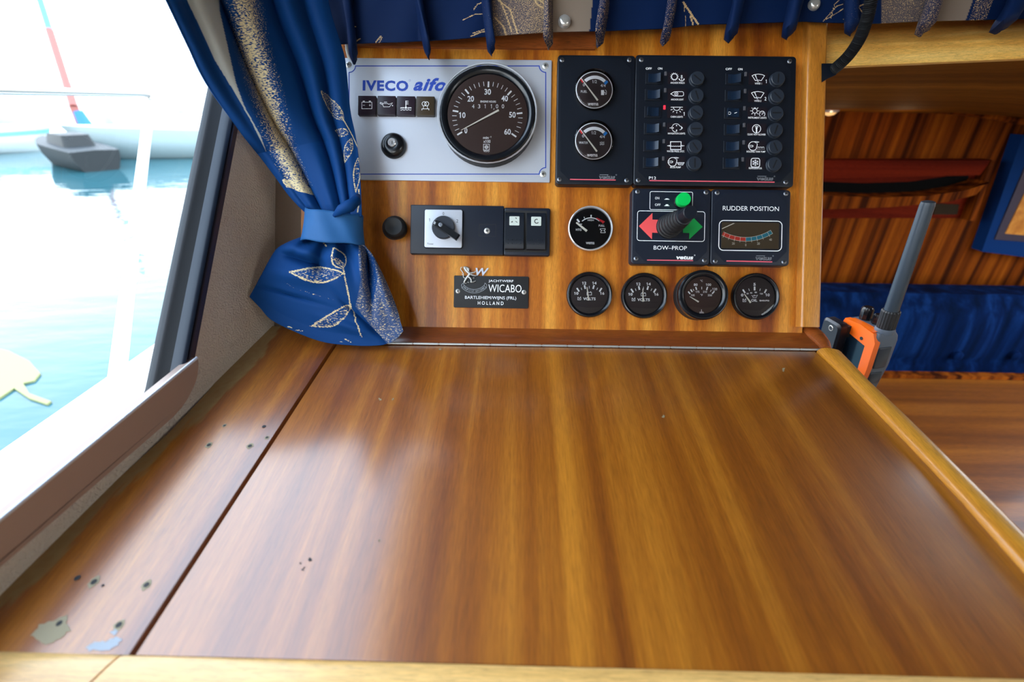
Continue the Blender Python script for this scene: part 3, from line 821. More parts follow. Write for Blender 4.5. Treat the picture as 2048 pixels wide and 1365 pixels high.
mb = MB(); ep.lathe(mb, kx - 0.6, ky - 3.4, 0.012, [(8.3, 0.0105), (8.3, 0.0128), (7, 0.0134), (4.8, 0.0134), (4.4, 0.0125), (0, 0.0125)], 24); mb.mi = 1
ep.line(mb, [(kx - 0.6, ky - 6.4), (kx - 0.6, ky + 0.2)], 1.4, 0.0137); mb.build('key_barrel', ['chrome', 'slot_dark'], ks)

# ---- tachometer
tg = Face('tachometer', 'large round tachometer with silver rim standing on the aluminium engine panel', 'gauge', 976, 240, base=H)
hb = 0.021
hd = gauge_body(tg, 974.6, 226, 96, 80, hb, bezel='black_gloss', dial='dial_brown', base_r=97)
mb = MB(); tg.lathe(mb, 974.6, 225.5, hb - 0.004, [(97.3, hb - 0.007), (100, hb - 0.0055), (100, hb - 0.0035), (98, hb - 0.0022), (95.4, hb - 0.0024)]); mb.build('rim', 'silver_ring', tg.root)
mb = MB(); tx, ty = 974.8, 233.5
for i in range(31):
    a_ = 211.2 - 246.2 * i / 30; mj = i % 5 == 0
    tick(tg, mb, tx, ty, 59 if mj else 61.5, 70.5, a_, 3.2 if mj else 1.1, hd)
for s_, X, Y in (('0', 1172, 750), ('10', 1138, 607), ('20', 1217, 455), ('30', 1375, 390), ('40', 1533, 452), ('50', 1605, 604), ('60', 1560, 762)):
    x, y = C1(X, Y); tg.tc(mb, s_, x, y, 5.6 if s_ == '0' else 13, 11.5, hd, off=0.02)
x, y = C1(1380, 481); tg.tc(mb, 'ENGINE HOURS', x, y, 31, 4, hd, off=0.02)
for s_, X in (('4', 1240), ('3', 1295), ('1', 1350), ('1', 1408), ('0', 1462), ('0', 1517)):
    x, y = C1(X, 525); tg.tc(mb, s_, x, y, 4.6 if s_ != '1' else 2.2, 8, hd)
x, y = C1(1435, 548); tg.line(mb, [(x, y - 1), (x - 1, y + 2)], 1, hd)
x, y = C1(1358, 817); tg.tc(mb, 'min', x, y, 11, 5, hd, off=0.02); tg.tc(mb, '-1', x + 8.6, y - 1.5, 4, 3, hd)
x, y = C1(1368, 851); tg.tc(mb, 'x100', x, y, 14, 6, hd, off=0.01)
x, y = C1(1363, 905); tg.line(mb, [(x - 5.8, y - 5.8), (x + 5.8, y - 5.8), (x + 5.8, y + 5.8), (x - 5.8, y + 5.8)], 1.0, hd, True)
for i in range(8): tick(tg, mb, x, y, 1, 4.3, 45 * i, 1.3, hd)
x, y = C1(1363, 943); tg.tc(mb, 'VDO', x, y, 12, 3.2, hd, off=0.02)
mb.build('dial_marks', 'print_white', tg.root, smooth=0)
needle(tg, (C1(1478, 560), C1(1127, 748)), 3.8, 1.0, hd + 0.0012)

# ---- framed black panels
def black_box(fc, x0, y0, x1, y1, hh, m='black_plastic', oct_m=None, scr=None, cut=18):
    mb = MB(); fc.fit(mb, x0, y0, x1, y1, 7, 0, hh, 0.0014); mb.build('housing', m, fc.root)
    # octagonal front plate, slightly proud
    a, b, c, d = x0 + 6, y0 + 6, x1 - 6, y1 - 6; z = hh + 0.0004
    P = [(a + cut, b), (c - cut, b), (c, b + cut), (c, d - cut), (c - cut, d), (a + cut, d), (a, d - cut), (a, b + cut)]
    q = fc.pts(P, z); q = q if area(q) > 0 else q[::-1]
    mb = MB(); mb.prism(q, hh - 0.0002, z); mb.build('front_plate', m, fc.root, smooth=0)
    for i, (x, y) in enumerate(scr): screw(fc, x, y, hh, 4.6, rot=25 + i * 17, m='screw_dull')
    return z + 0.00012
def logo(fc, x0, y0, x1, y1, h, solid=False):
    mb = MB(); fc.txt(mb, 'vetus', x0, y0, x1 - 2, y1, h, off=0.035, shear=0.15); fc.ring(mb, x1 + 1, y0 - 1, 1.1, 0.4, h, n=10)
    if not solid: fc.line(mb, [(x0 + 1, y0 - 1.2), (x0 + (x1 - x0) * 0.55, y0 - 1.2)], 0.7, h)
    o = mb.build('maker_logo', 'print_white' if solid else 'print_grey', fc.root, smooth=0)
    if not solid:
        mb = MB(); fc.txt(mb, 'vetus', x0 + .8, y0 + .7, x1 - 2.8, y1 - .7, h + 0.0001, off=0.0, shear=0.15); mb.build('logo_inlay', 'black_plastic', o, smooth=0)

def C6(X, Y): return (1110 + X / 5.15, 110 + Y / 5.15)
fp = Face('tank_panel', 'tall black panel holding the fuel and water gauges', 'control panel', 1190, 245)
HB = 0.012
z = black_box(fp, 1114, 112, 1268, 368, HB, scr=[C6(72, 52), C6(765, 52), C6(45, 1283), C6(738, 1293)], cut=20)
mb = MB(); fp.line(mb, [C6(155, 1282), C6(625, 1289)], 2.0, z); mb.build('pink_line', 'print_pink', fp.root, smooth=0)
logo(fp, 1198.5, 351, 1231.5, 358, z)
def tank(name, label, word, dx, dy, icon):
    X = lambda x, y: C6(x + dx, y + dy)
    c = X(408, 352)
    g = Face(name, label, 'gauge', c[0], c[1], base=HB + 0.0004, group=None)
    h = 0.0045
    mb = MB(); cc = X(405, 360); g.lathe(mb, cc[0], cc[1], 0.0, [(39, 0), (39, 0.0008), (36.5, 0.001)], 40); mb.build('collar', 'black_gloss', g.root)
    mb = MB(); g.lathe(mb, cc[0], cc[1], h, [(36.4, 0.0006), (36.4, 0.003), (0, 0.003)], 40); mb.build('dial', 'dial_dark', g.root)
    hd = 0.00315
    mb = MB(); cx, cy = X(405, 361); g.ring(mb, cx, cy, 35.8, 1.4, 0.0036, n=48)
    # white arc band
    ax_, ay = X(410, 372)
    P = [(ax_ + 31 * math.cos(R(a_)), ay - 31 * math.sin(R(a_))) for a_ in range(134, 41, -6)]
    Q = [(ax_ + 24.5 * math.cos(R(a_)), ay - 24.5 * math.sin(R(a_))) for a_ in range(134, 41, -6)]
    for i in range(len(P) - 1): g.poly(mb, [P[i], P[i + 1], Q[i + 1], Q[i]], hd)
    x, y = X(407, 275); g.tc(mb, '1/2', x, y, 9, 6, hd)
    x, y = X(298, 308); g.tc(mb, '0', x, y, 4, 5.5, hd)
    x, y = X(495, 315); g.tc(mb, '4/4', x, y, 10, 6, hd)
    x, y = X(299, 377); g.tc(mb, word, x + (0 if word == 'FUEL' else 0.6), y, 12.5 if word == 'FUEL' else 18, 4.6, hd)
    x, y = X(392, 507); g.tc(mb, 'wema', x, y, 21, 5, hd, off=0.008)
    x, y = X(495, 385)
    if icon:
        g.poly(mb, [(x - 4, y + 5.5), (x - 4, y - 4.5), (x + 2, y - 4.5), (x + 2, y + 5.5)], hd)
        g.line(mb, [(x + 2, y), (x + 4.5, y), (x + 4.5, y + 4), (x + 6.5, y + 4), (x + 6.8, y - 2), (x + 4.5, y - 5)], 0.8, hd)
    else:
        for t in (-2.4, 0, 2.4): g.line(mb, [(x - 5 + i, y + t + 0.5 * math.sin(i * 1.3)) for i in range(10)], 0.7, hd)
    mb.build('dial_marks', 'print_white', g.root, smooth=0)
    mb = MB(); x, y = X(528, 283); g.poly(mb, [(x - 5, y + 1.5), (x + 0.5, y - 4.5), (x + 4.2, y - 1), (x - 1, y + 5)], hd + 0.0001); mb.build('full_mark', 'band_blue', g.root, smooth=0)
    mb = MB(); x, y = X(282, 268); g.poly(mb, [(x - 4.5, y - 2), (x - 1.5, y - 5), (x + 3.5, y + 1), (x, y + 4)], hd + 0.0001); mb.build('empty_mark', 'print_red', g.root, smooth=0)
    needle(g, (X(440, 468), X(270, 240)), 3.2, 1.0, 0.0042)
    mb = MB(); g.lathe(mb, *X(410, 345), 0.006, [(40, 0.0), (40, 0.005), (38.8, 0.0068), (35, 0.0076), (20, 0.0078), (0, 0.0079)], 48); mb.build('dome', 'dome', g.root, smooth=60)
tank('fuel_gauge', 'round fuel gauge with blue full mark, upper of the two in the tall black panel', 'FUEL', 0, 0, True)
tank('water_gauge', 'round water gauge with blue full mark, lower of the two in the tall black panel', 'WATER', -8, 527, False)

# ---- twelve-way switch panel
def C8(X, Y): return (1270 + X / 5.15, 110 + Y / 5.15)
sp = Face('switchboard', 'wide black switch panel with twelve rocker switches and fuse holders', 'control panel', 1430, 245)
z = black_box(sp, 1271, 113, 1588, 371, HB, scr=[C8(65, 50), C8(1592, 66), C8(33, 1292), C8(1552, 1312)], cut=22)
mb = MB()
for s_, X, Y, w_ in (('OFF', 142, 140, 12), ('ON', 258, 140, 9), ('OFF', 966, 145, 12.5), ('ON', 1084, 147, 9)):
    x, y = C8(X, Y); sp.tc(mb, s_, x, y, w_, 4.4, z, off=0.02)
x, y = C8(180, 1268); sp.tc(mb, 'P12', x, y, 14, 5.6, z)
mb.build('lettering', 'print_white', sp.root, smooth=0)
mb = MB(); sp.line(mb, [C8(147, 1295), C8(1438, 1311)], 2.1, z); mb.build('pink_line', 'print_pink', sp.root, smooth=0)
logo(sp, 1514, 354, 1548, 361, z)
class Ic:
    def __init__(s, mb, x, y, z): s.mb, s.x, s.y, s.z = mb, x, y, z
    def l(s, P, w_=1.0, c=False): sp.line(s.mb, [(s.x + a, s.y + b) for a, b in P], w_, s.z, c)
    def o(s, a, b, r, w_=1.0, a0=0, a1=360, n=20): sp.ring(s.mb, s.x + a, s.y + b, r, w_, s.z, a0, a1, n)
    def d(s, a, b, r): sp.disc(s.mb, s.x + a, s.y + b, r, s.z, 10)
    def t(s, t, a, b, w_, h, **k): sp.tc(s.mb, t, s.x + a, s.y + b, w_, h, s.z, **k)
    def p(s, P): sp.poly(s.mb, [(s.x + a, s.y + b) for a, b in P], s.z)
def pump(i):
    i.l([(11, -10.5), (-2, -9.5), (-8, -6), (-11, -2), (-17, -2)], 1.1) if False else None
    i.o(-6, -2, 8.6, 1.1, 40, 330); i.l([(0, -8.2), (6, -10), (2, -10.8), (-6, -10.6)], 1.0); i.l([(-16, -3.5), (-7, -3.5), (-5.5, -2), (-7, -0.3), (-16, -0.3)], 1.0)
    i.l([(2.5, -7), (2.2, -2), (0.5, 2.5)], 1.1)
def ic0(i):
    i.o(-6, -3.5, 5.6, 1.1)
    for k in range(14): a_ = R(k * 360 / 14); i.l([(-6 + 6.2 * math.cos(a_), -3.5 + 6.2 * math.sin(a_)), (-6 + 8.2 * math.cos(a_), -3.5 + 8.2 * math.sin(a_))], 1.1)
    i.o(8.5, -5, 1.3, 0.7, n=8); i.l([(8.5, -3.6), (8.5, 5)], 0.9); i.l([(6, -1.8), (11, -1.8)], 0.8); i.o(8.5, 0, 5, 0.9, 200, 340, 10)
    i.l([(3.2, 2.8), (3.4, 0.6), (5.4, 2)], 0.8); i.l([(13.8, 2.8), (13.6, 0.6), (11.6, 2)], 0.8)
def ic1(i):
    i.l([(-13, -2.5), (-6, -6.8), (10, -7), (12.5, -5.5), (12.8, -2.5), (12.5, 0.5), (10, 1.8), (-6, 1.8)], 1.0, True); i.o(-2, -2.6, 3.4, 0.9, n=14); i.d(-2, -2.6, 1.2)
def ic2(i):
    i.l([(-12, -10.5), (12, -10.5)], 1.1); i.o(0, -10.5, 6.6, 1.1, 180, 360, 14)
    for a_ in (200, 232, 270, 308, 340): i.l([(8.8 * math.cos(R(a_)), -8.5 - 8.8 * math.sin(R(a_)) * 0.8), (13 * math.cos(R(a_)), -8.5 - 13 * math.sin(R(a_)) * 0.8)], 1.1)
    i.t('1', 14.5, 3, 2.2, 7, off=0.01)
def ic3(i):
    i.o(-1, -2.5, 8.2, 0.9, 30, 150, 10); i.l([(-8, -5.5), (-11, -2.5), (-8, 0.6)], 1.0); i.l([(6, 1.5), (9, 0.8), (12, -2.4), (9, -5.6), (6, -6)], 0.9)
    i.o(-1, -2.5, 8.2, 0.9, 210, 260, 6)
    for a, b, r in ((-13, -2.4, 0.8), (-7, -2.4, 1.3), (10, -2.4, 1.2), (0, -7, 1.2), (0, 2.4, 1.2)): i.d(a, b, r)
    i.l([(-3, 5), (1, 5.2)], 0.7); i.l([(-2, -10.5), (2, -10.5)], 0.7)
def ic4(i):
    i.l([(-10.5, -10), (10.5, -10), (10.5, 5.5), (-10.5, 5.5)], 1.3, True)
    i.l([(-10 + k, -1.6 + 1.1 * abs(math.cos(k * 0.78))) for k in range(21)], 0.9)
    i.l([(-17, -2), (-11, -2)], 1.0); i.p([(-11, -2), (-13.5, -4), (-13.5, 0)]); i.l([(17, -2), (11, -2)], 1.0); i.p([(11, -2), (13.5, -4), (13.5, 0)])
def ic5(i):
    pump(i); i.l([(3, -0.5), (17, -0.5), (14.5, 4.2), (6, 3.8), (3, -0.5)], 0.9); i.l([(5, 1.6), (15, 1.6)], 0.8)
def wip(n):
    def f(i):
        i.l([(-12.5, -7), (-8, -9), (0, -10), (8, -9), (12.5, -7), (5.8, 3), (0, 1.8), (-5.8, 3)], 1.1, True); i.l([(-5.5, -8.5), (-1, 5)], 0.9); i.l([(-6.5, -8), (-3, -1)], 1.3); i.l([(-2, 4.6), (1, 4.6)], 1.0)
        i.t(n, 15.5, 4.5, 3.8 if n == '2' else 2.2, 7, off=0.01)
    return f
def ic8(i):
    i.o(-5, -5, 4.6, 1.1); i.l([(-6.6, -9.6), (-6.6, -11.2), (-3.4, -11.2), (-3.4, -9.6)], 0.9)
    for a_ in (0, 45, -45, 135, 180, 225, 270): i.l([(-5 + 6 * math.cos(R(a_)), -5 - 6 * math.sin(R(a_))), (-5 + 9.2 * math.cos(R(a_)), -5 - 9.2 * math.sin(R(a_)))], 1.0)
    i.o(9.5, 1, 5.6, 1.0, -50, 230, 16); i.l([(9, 3), (12, -2.5)], 1.0)
    for a_ in (20, 60, 120, 160): i.l([(9.5 + 3 * math.cos(R(a_)), 1 - 3 * math.sin(R(a_))), (9.5 + 4.6 * math.cos(R(a_)), 1 - 4.6 * math.sin(R(a_)))], 0.8)
def ic9(i):
    i.o(0, -2.5, 8.2, 1.2); i.l([(0, -3), (0, 5.6)], 2.6); i.o(0, -2.5, 5, 1.0, 45, 135, 8); i.d(0, -4, 2.0)
def ic10(i):
    pump(i); i.l([(3 + k, 1.2 - 1.3 * abs(math.sin(k * 0.7))) for k in range(15)], 0.9)
    for k in (4, 8, 12, 16): i.d(k, 4, 0.7)
def ic11(i):
    sp.rr(i.mb, i.x - 8.5, i.y - 11, i.x + 8.5, i.y + 6.5, 4, 1.4, i.z)
    for a_ in (30, 90, 150): i.l([(-6.6 * math.cos(R(a_)), -2.2 - 6.6 * math.sin(R(a_))), (6.6 * math.cos(R(a_)), -2.2 + 6.6 * math.sin(R(a_)))], 1.0)
    for k in range(6):
        a_ = k * 60 + 30; i.l([(5.6 * math.cos(R(a_ + 18)), -2.2 + 5.6 * math.sin(R(a_ + 18))), (3.4 * math.cos(R(a_)), -2.2 + 3.4 * math.sin(R(a_))), (5.6 * math.cos(R(a_ - 18)), -2.2 + 5.6 * math.sin(R(a_ - 18)))], 0.8)
ROWS = [
 (197, 238, 317, 190, 437, 238, 645, 235, 40, ic0, 'ANCHOR WINCH', 28), (190, 408, 312, 362, 435, 410, 640, 412, 72, ic1, 'ANCHOR LIGHT', 25),
 (185, 586, 305, 538, 430, 588, 635, 588, 38, ic2, 'CABIN LIGHTS', 24), (180, 758, 302, 716, 428, 760, 632, 758, 0, ic3, 'NAVIGATION LIGHTS', 34),
 (175, 935, 298, 888, 420, 942, 622, 940, 55, ic4, 'WATER PRESS. SYST.', 35), (172, 1108, 292, 1066, 418, 1108, 618, 1112, 90, ic5, 'BILGE PUMP', 21),
 (1020, 245, 1142, 195, 1270, 245, 1478, 238, -86, wip('1'), 'WIPER 1', 14), (1015, 418, 1137, 370, 1264, 424, 1468, 418, 45, wip('2'), 'WIPER 2', 14),
 (1008, 598, 1130, 548, 1260, 598, 1462, 595, 0, ic8, 'INSTRUMENT LIGHTS', 36), (1005, 768, 1126, 722, 1252, 770, 1455, 768, -70, ic9, 'CLEAR VIEW BLOWER', 36),
 (1000, 942, 1122, 900, 1246, 945, 1450, 945, 66, ic10, 'HOLDING TANK PUMP', 37), (993, 1115, 1112, 1075, 1240, 1118, 1442, 1122, -66, ic11, 'REFRIGERATOR', 26)]
for r_, (sX, sY, lX, lY, iX, iY, fX, fY, ang, fn, cap, cw) in enumerate(ROWS):
    x, y = C8(sX, sY); f0 = HB + 0.0004
    mb = MB(); sp.fit(mb, x - 16.5, y - 11.5, x + 16.5, y + 11.5, 1, f0, f0 + 0.0012, 0.0003)
    fr = mb.build('rocker_switch', 'black_plastic', sp.root)
    mb = MB(); kk = sp.k(0.016); c = sp.c(x, y, f0 + 0.0018); w2, h2 = 11.3 * kk, 8.3 * kk
    on = r_ in (2,); flat_ = r_ == 8
    zl, zm, zr = (0.0022, 0.0016, 0.0050) if not on else (0.0050, 0.0016, 0.0022)
    if flat_: zl, zm, zr = 0.0046, 0.0028, 0.0030
    prof = [(-w2, 0.0005), (-w2, zl), (-w2 * 0.55, zl * 0.5 + zm * 0.5 - 0.0002), (0, zm), (w2 * 0.55, zm * 0.45 + zr * 0.55 - 0.0003), (w2, zr), (w2, 0.0005)]
    mb.loft([[(c[0] + a_, c[1] - h2, f0 + b_) for a_, b_ in prof], [(c[0] + a_, c[1] + h2, f0 + b_) for a_, b_ in prof]])
    rk = mb.build('rocker', 'switch_sky_tint', fr, smooth=50)
    if flat_:
        mb = MB(); zz = f0 + 0.0045; sp.ring(mb, x - 6.6, y + 0.5, 2.6, 0.7, zz, n=14); zz = f0 + 0.0036; sp.line(mb, [(x + 3, y + 0.5), (x + 8, y - 1)], 0.9, zz); mb.build('rocker_mark', 'print_white', fr, smooth=0)
    x, y = C8(lX, lY); mb = MB(); sp.fit(mb, x - 2.2, y - 4, x + 2.2, y + 4, 0.5, f0, f0 + 0.001, 0.0002); mb.build('indicator', 'led_red' if r_ == 2 else 'led_grey', sp.root, label='glowing red indicator' if r_ == 2 else None)
    x, y = C8(iX, iY); mb = MB(); sp.fit(mb, x - 19, y - 11.8, x + 19, y + 11.8, 1.5, f0, f0 + 0.0004)
    lb = mb.build('symbol_label', 'label_dark', sp.root)
    mb = MB(); zz = f0 + 0.0005; fn(Ic(mb, x, y + 0.8, zz)); sp.tc(mb, cap, x, y + 9.6 if r_ not in (4, 10) else y + 10, cw, 3.6, zz, off=0.012); mb.build('symbol', 'print_white', lb, smooth=0)
    x, y = C8(fX, fY); mb = MB(); hf = f0 + 0.005
    sp.lathe(mb, x, y, hf, [(14.6, f0), (14.6, f0 + 0.001), (13.9, f0 + 0.0015), (13.6, hf - 0.0006), (12.6, hf), (0, hf)], 28); fh = mb.build('fuse_holder', 'fuse_grey', sp.root)
    mb = MB(); a_ = R(ang); sp.line(mb, [(x - 9 * math.cos(a_), y - 9 * math.sin(a_)), (x + 9 * math.cos(a_), y + 9 * math.sin(a_))], 2.6, hf + 0.0002); mb.build('slot', 'slot_deep', fh, smooth=0)

# ---- bow thruster panel
def CB(X, Y): return (1110 + X / 6.4, 370 + Y / 6.4)
bp_ = Face('thruster_panel', 'square black thruster panel with red and green arrows', 'control panel', 1341, 452)
HT = 0.014
z = black_box(bp_, 1264, 378, 1420, 529, HT, m='panel_navy', scr=[CB(1057, 88), CB(1932, 97), CB(1037, 945), CB(1912, 968)], cut=20)
mb = MB()
x0, y0 = CB(1218, 90); x1, y1 = CB(1758, 318); bp_.rr(mb, x0, y0, x1, y1, 3, 1.0, z)
x0, y0 = CB(1057, 340); x1, y1 = CB(1912, 718); bp_.rr(mb, x0, y0, x1, y1, 5, 1.2, z)
x, y = CB(1308, 170); bp_.tc(mb, 'ON', x, y, 8.5, 4.8, z); x, y = CB(1315, 255); bp_.tc(mb, 'OFF', x, y, 11, 4.8, z)
for Y, hh in ((180, 2.0), (262, 3.0)):
    x, y = CB(1433, Y); bp_.poly(mb, [(x - 5, y + 1.5), (x - 5, y + 0.4), (x - 2.8, y + 0.4), (x - 2.6, y + 1 - hh), (x + 2.6, y + 1 - hh), (x + 2.8, y + 0.4), (x + 5, y + 0.4), (x + 5, y + 1.5)], z)
x, y = CB(1476, 807); bp_.tc(mb, 'BOW–PROP', x, y, 66, 8, z)
mb.build('lettering', 'print_white', bp_.root, smooth=0)
mb = MB(); bp_.poly(mb, [CB(*q) for q in ((1073, 528), (1247, 360), (1247, 445), (1320, 447), (1318, 615), (1243, 612), (1240, 697))], z); mb.build('red_arrow', 'arrow_red', bp_.root, smooth=0)
mb = MB(); bp_.poly(mb, [CB(*q) for q in ((1890, 537), (1725, 375), (1722, 450), (1640, 448), (1638, 615), (1720, 617), (1718, 697))], z); mb.build('green_arrow', 'arrow_green', bp_.root, smooth=0)
mb = MB(); bp_.line(mb, [CB(1178, 963), CB(1768, 970)], 1.9, z); mb.build('pink_line', 'print_pink', bp_.root, smooth=0)
x0, y0 = CB(1553, 908); x1, y1 = CB(1782, 955); logo(bp_, x0, y0, x1, y1, z, True)
# green button
mb = MB(); x, y = CB(1612, 215); bp_.lathe(mb, x, y, z, [(15, z), (15, z + 0.002), (13, z + 0.0035), (12.4, z + 0.006)], 32); bb = mb.build('button_collar', 'black_gloss', bp_.root)
mb = MB(); x, y = CB(1655, 180); bp_.lathe(mb, x, y, z + 0.013, [(12.6, z + 0.003), (13.8, z + 0.006), (13.8, z + 0.012), (13.0, z + 0.0128), (0, z + 0.013)], 32); mb.build('green_button', 'green_cap', bp_.root)
# joystick: gaiter, shaft, knob
js = Vector(bp_.c(*CB(1450, 535), HT)); jt = Vector(bp_.c(*CB(1735, 350), 0.078)); 
mb = MB(); loops = []
nrib = 7; steps = []
for i in range(nrib):
    t = i / nrib; steps += [(t, 1.0), (t + 0.5 / nrib, 1.0), (t + 0.72 / nrib, 0.84), (t + 0.95 / nrib, 0.86)]
for t, f in steps:
    hh = HT + 0.046 * t; r_ = (0.0155 - 0.0052 * t) * f
    c = js.lerp(jt, (hh - HT) / (0.078 - HT)); loops.append([(c.x + a_, c.y + b_, hh) for a_, b_ in circ(0, 0, r_, 28)])
mb.loft(loops); mb.build('gaiter', 'rubber', bp_.root, smooth=50)
mb = MB(); loops = []
for hh, r_ in ((0.058, 0.0085), (0.0585, 0.0095), (0.062, 0.0098), (0.0625, 0.0085), (0.074, 0.0078), (0.0772, 0.0078), (0.078, 0.0072), (0.078, 0.0001)):
    c = js.lerp(jt, (hh - HT) / (0.078 - HT)); loops.append([(c.x + a_, c.y + b_, hh) for a_, b_ in circ(0, 0, r_, 28)])
mb.loft(loops, True, False); mb.build('joystick_knob', 'black_plastic', bp_.root)

# ---- rudder indicator
def CRu(X, Y): return (1400 + X / 8.03, 370 + Y / 8.03)
rd = Face('rudder_indicator', 'square black rudder position indicator with red and teal arc scale', 'gauge', 1501, 455)
z = black_box(rd, 1423, 380, 1579.3, 530.6, HT, m='panel_navy', scr=[CRu(275, 128), CRu(1378, 142), CRu(245, 1225), CRu(1348, 1242)], cut=21)
mb = MB(); x0, y0 = CRu(310, 580); x1, y1 = CRu(1308, 1055); rd.rr(mb, x0, y0, x1, y1, 9, 1.6, z)
x, y = CRu(817, 380); rd.tc(mb, 'RUDDER POSITION', x, y, 111, 9, z)
mb.build('lettering', 'print_white', rd.root, smooth=0)
mb = MB(); x0, y0 = CRu(350, 607); x1, y1 = CRu(1262, 1022); rd.fit(mb, x0, y0, x1, y1, 1, HT, z + 0.0001); mb.build('dial', 'dial_olive', rd.root)
q = z + 0.00025; cx, cy = 735, 91
def arc(r, a0, a1, n=8): return [CRu(cx + r * math.sin(R(a0 + (a1 - a0) * i / n)), cy + r * math.cos(R(a0 + (a1 - a0) * i / n))) for i in range(n + 1)]
AN = [-27.6, -26, -19.5, -13, -6.5, 0, 6.5, 13, 19.8, 27.5, 31.5]
for nm, m_, lo_, hi_ in (('port_scale', 'band_red', -28.2, 0), ('starboard_scale', 'band_teal', 0, 32)):
    mb = MB(); n = 10
    P_, Q_ = arc(755, lo_, hi_, n), arc(812, lo_, hi_, n)
    for i in range(n): rd.poly(mb, [P_[i], P_[i + 1], Q_[i + 1], Q_[i]], q)
    mb.build(nm, m_, rd.root, smooth=0)
mb = MB(); q += 0.0001
for r_ in (752, 815): rd.line(mb, arc(r_, -28.3, 32.2, 20), 0.7, q)
for a_ in (-26, -19.5, -13, -6.5, 0, 6.5, 13, 19.8, 27.5): rd.line(mb, arc(752, a_, a_, 1)[:1] + arc(838, a_, a_, 1)[:1], 0.7, q)
rd.line(mb, arc(752, 32, 32, 1)[:1] + arc(815, 32, 32, 1)[:1], 0.7, q)
for s_, X, Y in (('20', 535, 942), ('0', 735, 966), ('20', 938, 944), ('40', 1133, 880)):
    x, y = CRu(X, Y); rd.tc(mb, s_, x, y, 5.4 if s_ != '0' else 2.6, 4.6, q)
mb.build('dial_marks', 'needle_cream', rd.root, smooth=0)
mb = MB(); q += 0.0002; rd.poly(mb, [CRu(352, 700), CRu(352, 712), CRu(562, 618), CRu(530, 616)], q); mb.build('needle', 'needle_cream', rd.root, smooth=0)
mb = MB(); g = z + 0.0007; rd.fit(mb, x0 - 1, y0 - 1, x1 + 1, y1 + 1, 1, g - 0.0001, g); mb.build('gauge_glass', 'clear_glass', rd.root)
mb = MB(); rd.line(mb, [CRu(425, 1222), CRu(1160, 1238)], 2.2, z); mb.build('pink_line', 'print_pink', rd.root, smooth=0)
x0, y0 = CRu(895, 1150); x1, y1 = CRu(1165, 1208); logo(rd, x0, y0, x1, y1, z)

# ---- small round gauges
def CV(X, Y): return (1100 + X / 8.192, 530 + Y / 8.192)
def CT(X, Y): return (1330 + X / 8.192, 530 + Y / 8.192)
def volt(cen, label, dx, dy, ndl):
    g = Face('voltmeter', label, 'gauge', cen[0], cen[1])
    hd = gauge_body(g, cen[0], cen[1], 46, 37.5, 0.009)
    X = lambda x, y: CV(x + dx, y + dy)
    mb = MB()
    for a0, a1, w_ in (((440, 380), (478, 438), 3), ((510, 375), (522, 412), 1.1), ((565, 335), (578, 395), 3.2), ((643, 345), (643, 390), 1.1), ((722, 335), (705, 395), 3.2), ((782, 375), (765, 412), 1.1), ((848, 380), (810, 440), 3)):
        g.line(mb, [X(*a0), X(*a1)], w_, hd)
    for s_, a, b in (('12', 560, 300), ('14', 727, 300), ('10', 430, 468), ('16', 855, 468)):
        x, y = X(a, b); g.tc(mb, s_, x, y, 8.6, 5.6, hd, off=0.03)
    x, y = X(645, 558); g.tc(mb, 'VOLTS', x, y, 25, 5.6, hd, off=0.03)
    x, y = X(480, 550); g.line(mb, [(x - 3, y - 2.5), (x - 3, y + 3), (x + 3, y + 3), (x + 3, y - 2.5)], 0.9, hd); g.line(mb, [(x - 2.5, y - 3), (x, y + 1), (x + 3, y - 3.5)], 0.9, hd)
    x, y = X(643, 472); g.line(mb, [(x - 4.6, y - 2.4), (x + 4.6, y - 2.4), (x + 4.6, y + 2.8), (x - 4.6, y + 2.8)], 0.8, hd, True); g.line(mb, [(x - 3.6, y - 3.6), (x - 1.8, y - 3.6)], 1.2, hd); g.line(mb, [(x + 1.8, y - 3.6), (x + 3.6, y - 3.6)], 1.2, hd)
    mb.build('dial_marks', 'print_white', g.root, smooth=0)
    mb = MB(); x, y = X(640, 598); g.line(mb, [(x - 29, y), (x + 29, y + 0.5)], 0.8, hd); mb.build('dial_line', 'slot_dark', g.root, smooth=0)
    needle(g, ndl, 2.8, 1.6, hd + 0.001)
volt(CV(650, 485), 'black-rimmed voltmeter below the chrome gauge, needle left of upright', 0, 0, (CV(632, 585), CV(607, 365)))
volt(CV(1552, 502), 'black-rimmed voltmeter below the thruster panel, needle upright', 888, 15, (CV(1525, 605), CV(1522, 390)))
g = Face('temperature_gauge', 'deep black-rimmed temperature gauge standing proud, between voltmeter and oil gauge', 'gauge', 1407, 594)
hd = gauge_body(g, *CT(640, 490), 50, 37, 0.022, dial='dial_brown', base_r=50)
mb = MB()
for a0, a1, w_ in (((380, 438), (412, 478), 2.4), ((420, 405), (448, 445), 2.4), ((462, 398), (475, 428), 1.1), ((503, 362), (518, 410), 2.4), ((602, 360), (602, 402), 1.1), ((698, 362), (680, 415), 2.6), ((760, 408), (742, 442), 1.1), ((810, 432), (772, 475), 2.6)):
    g.line(mb, [CT(*a0), CT(*a1)], w_, hd)
for s_, a, b, w_, h_ in (('80', 503, 326, 7.5, 4.8), ('100', 712, 326, 10.5, 4.8), ('120', 815, 398, 9.5, 4.8), ('175', 533, 443, 7.5, 4), ('210', 655, 443, 8, 4), ('105', 455, 499, 7.5, 4), ('250', 735, 499, 8.5, 4), ('°C', 598, 262, 5, 3.8), ('°F', 598, 495, 5, 3.8)):
    x, y = CT(a, b); g.tc(mb, s_, x, y, w_, h_, hd, off=0.01)
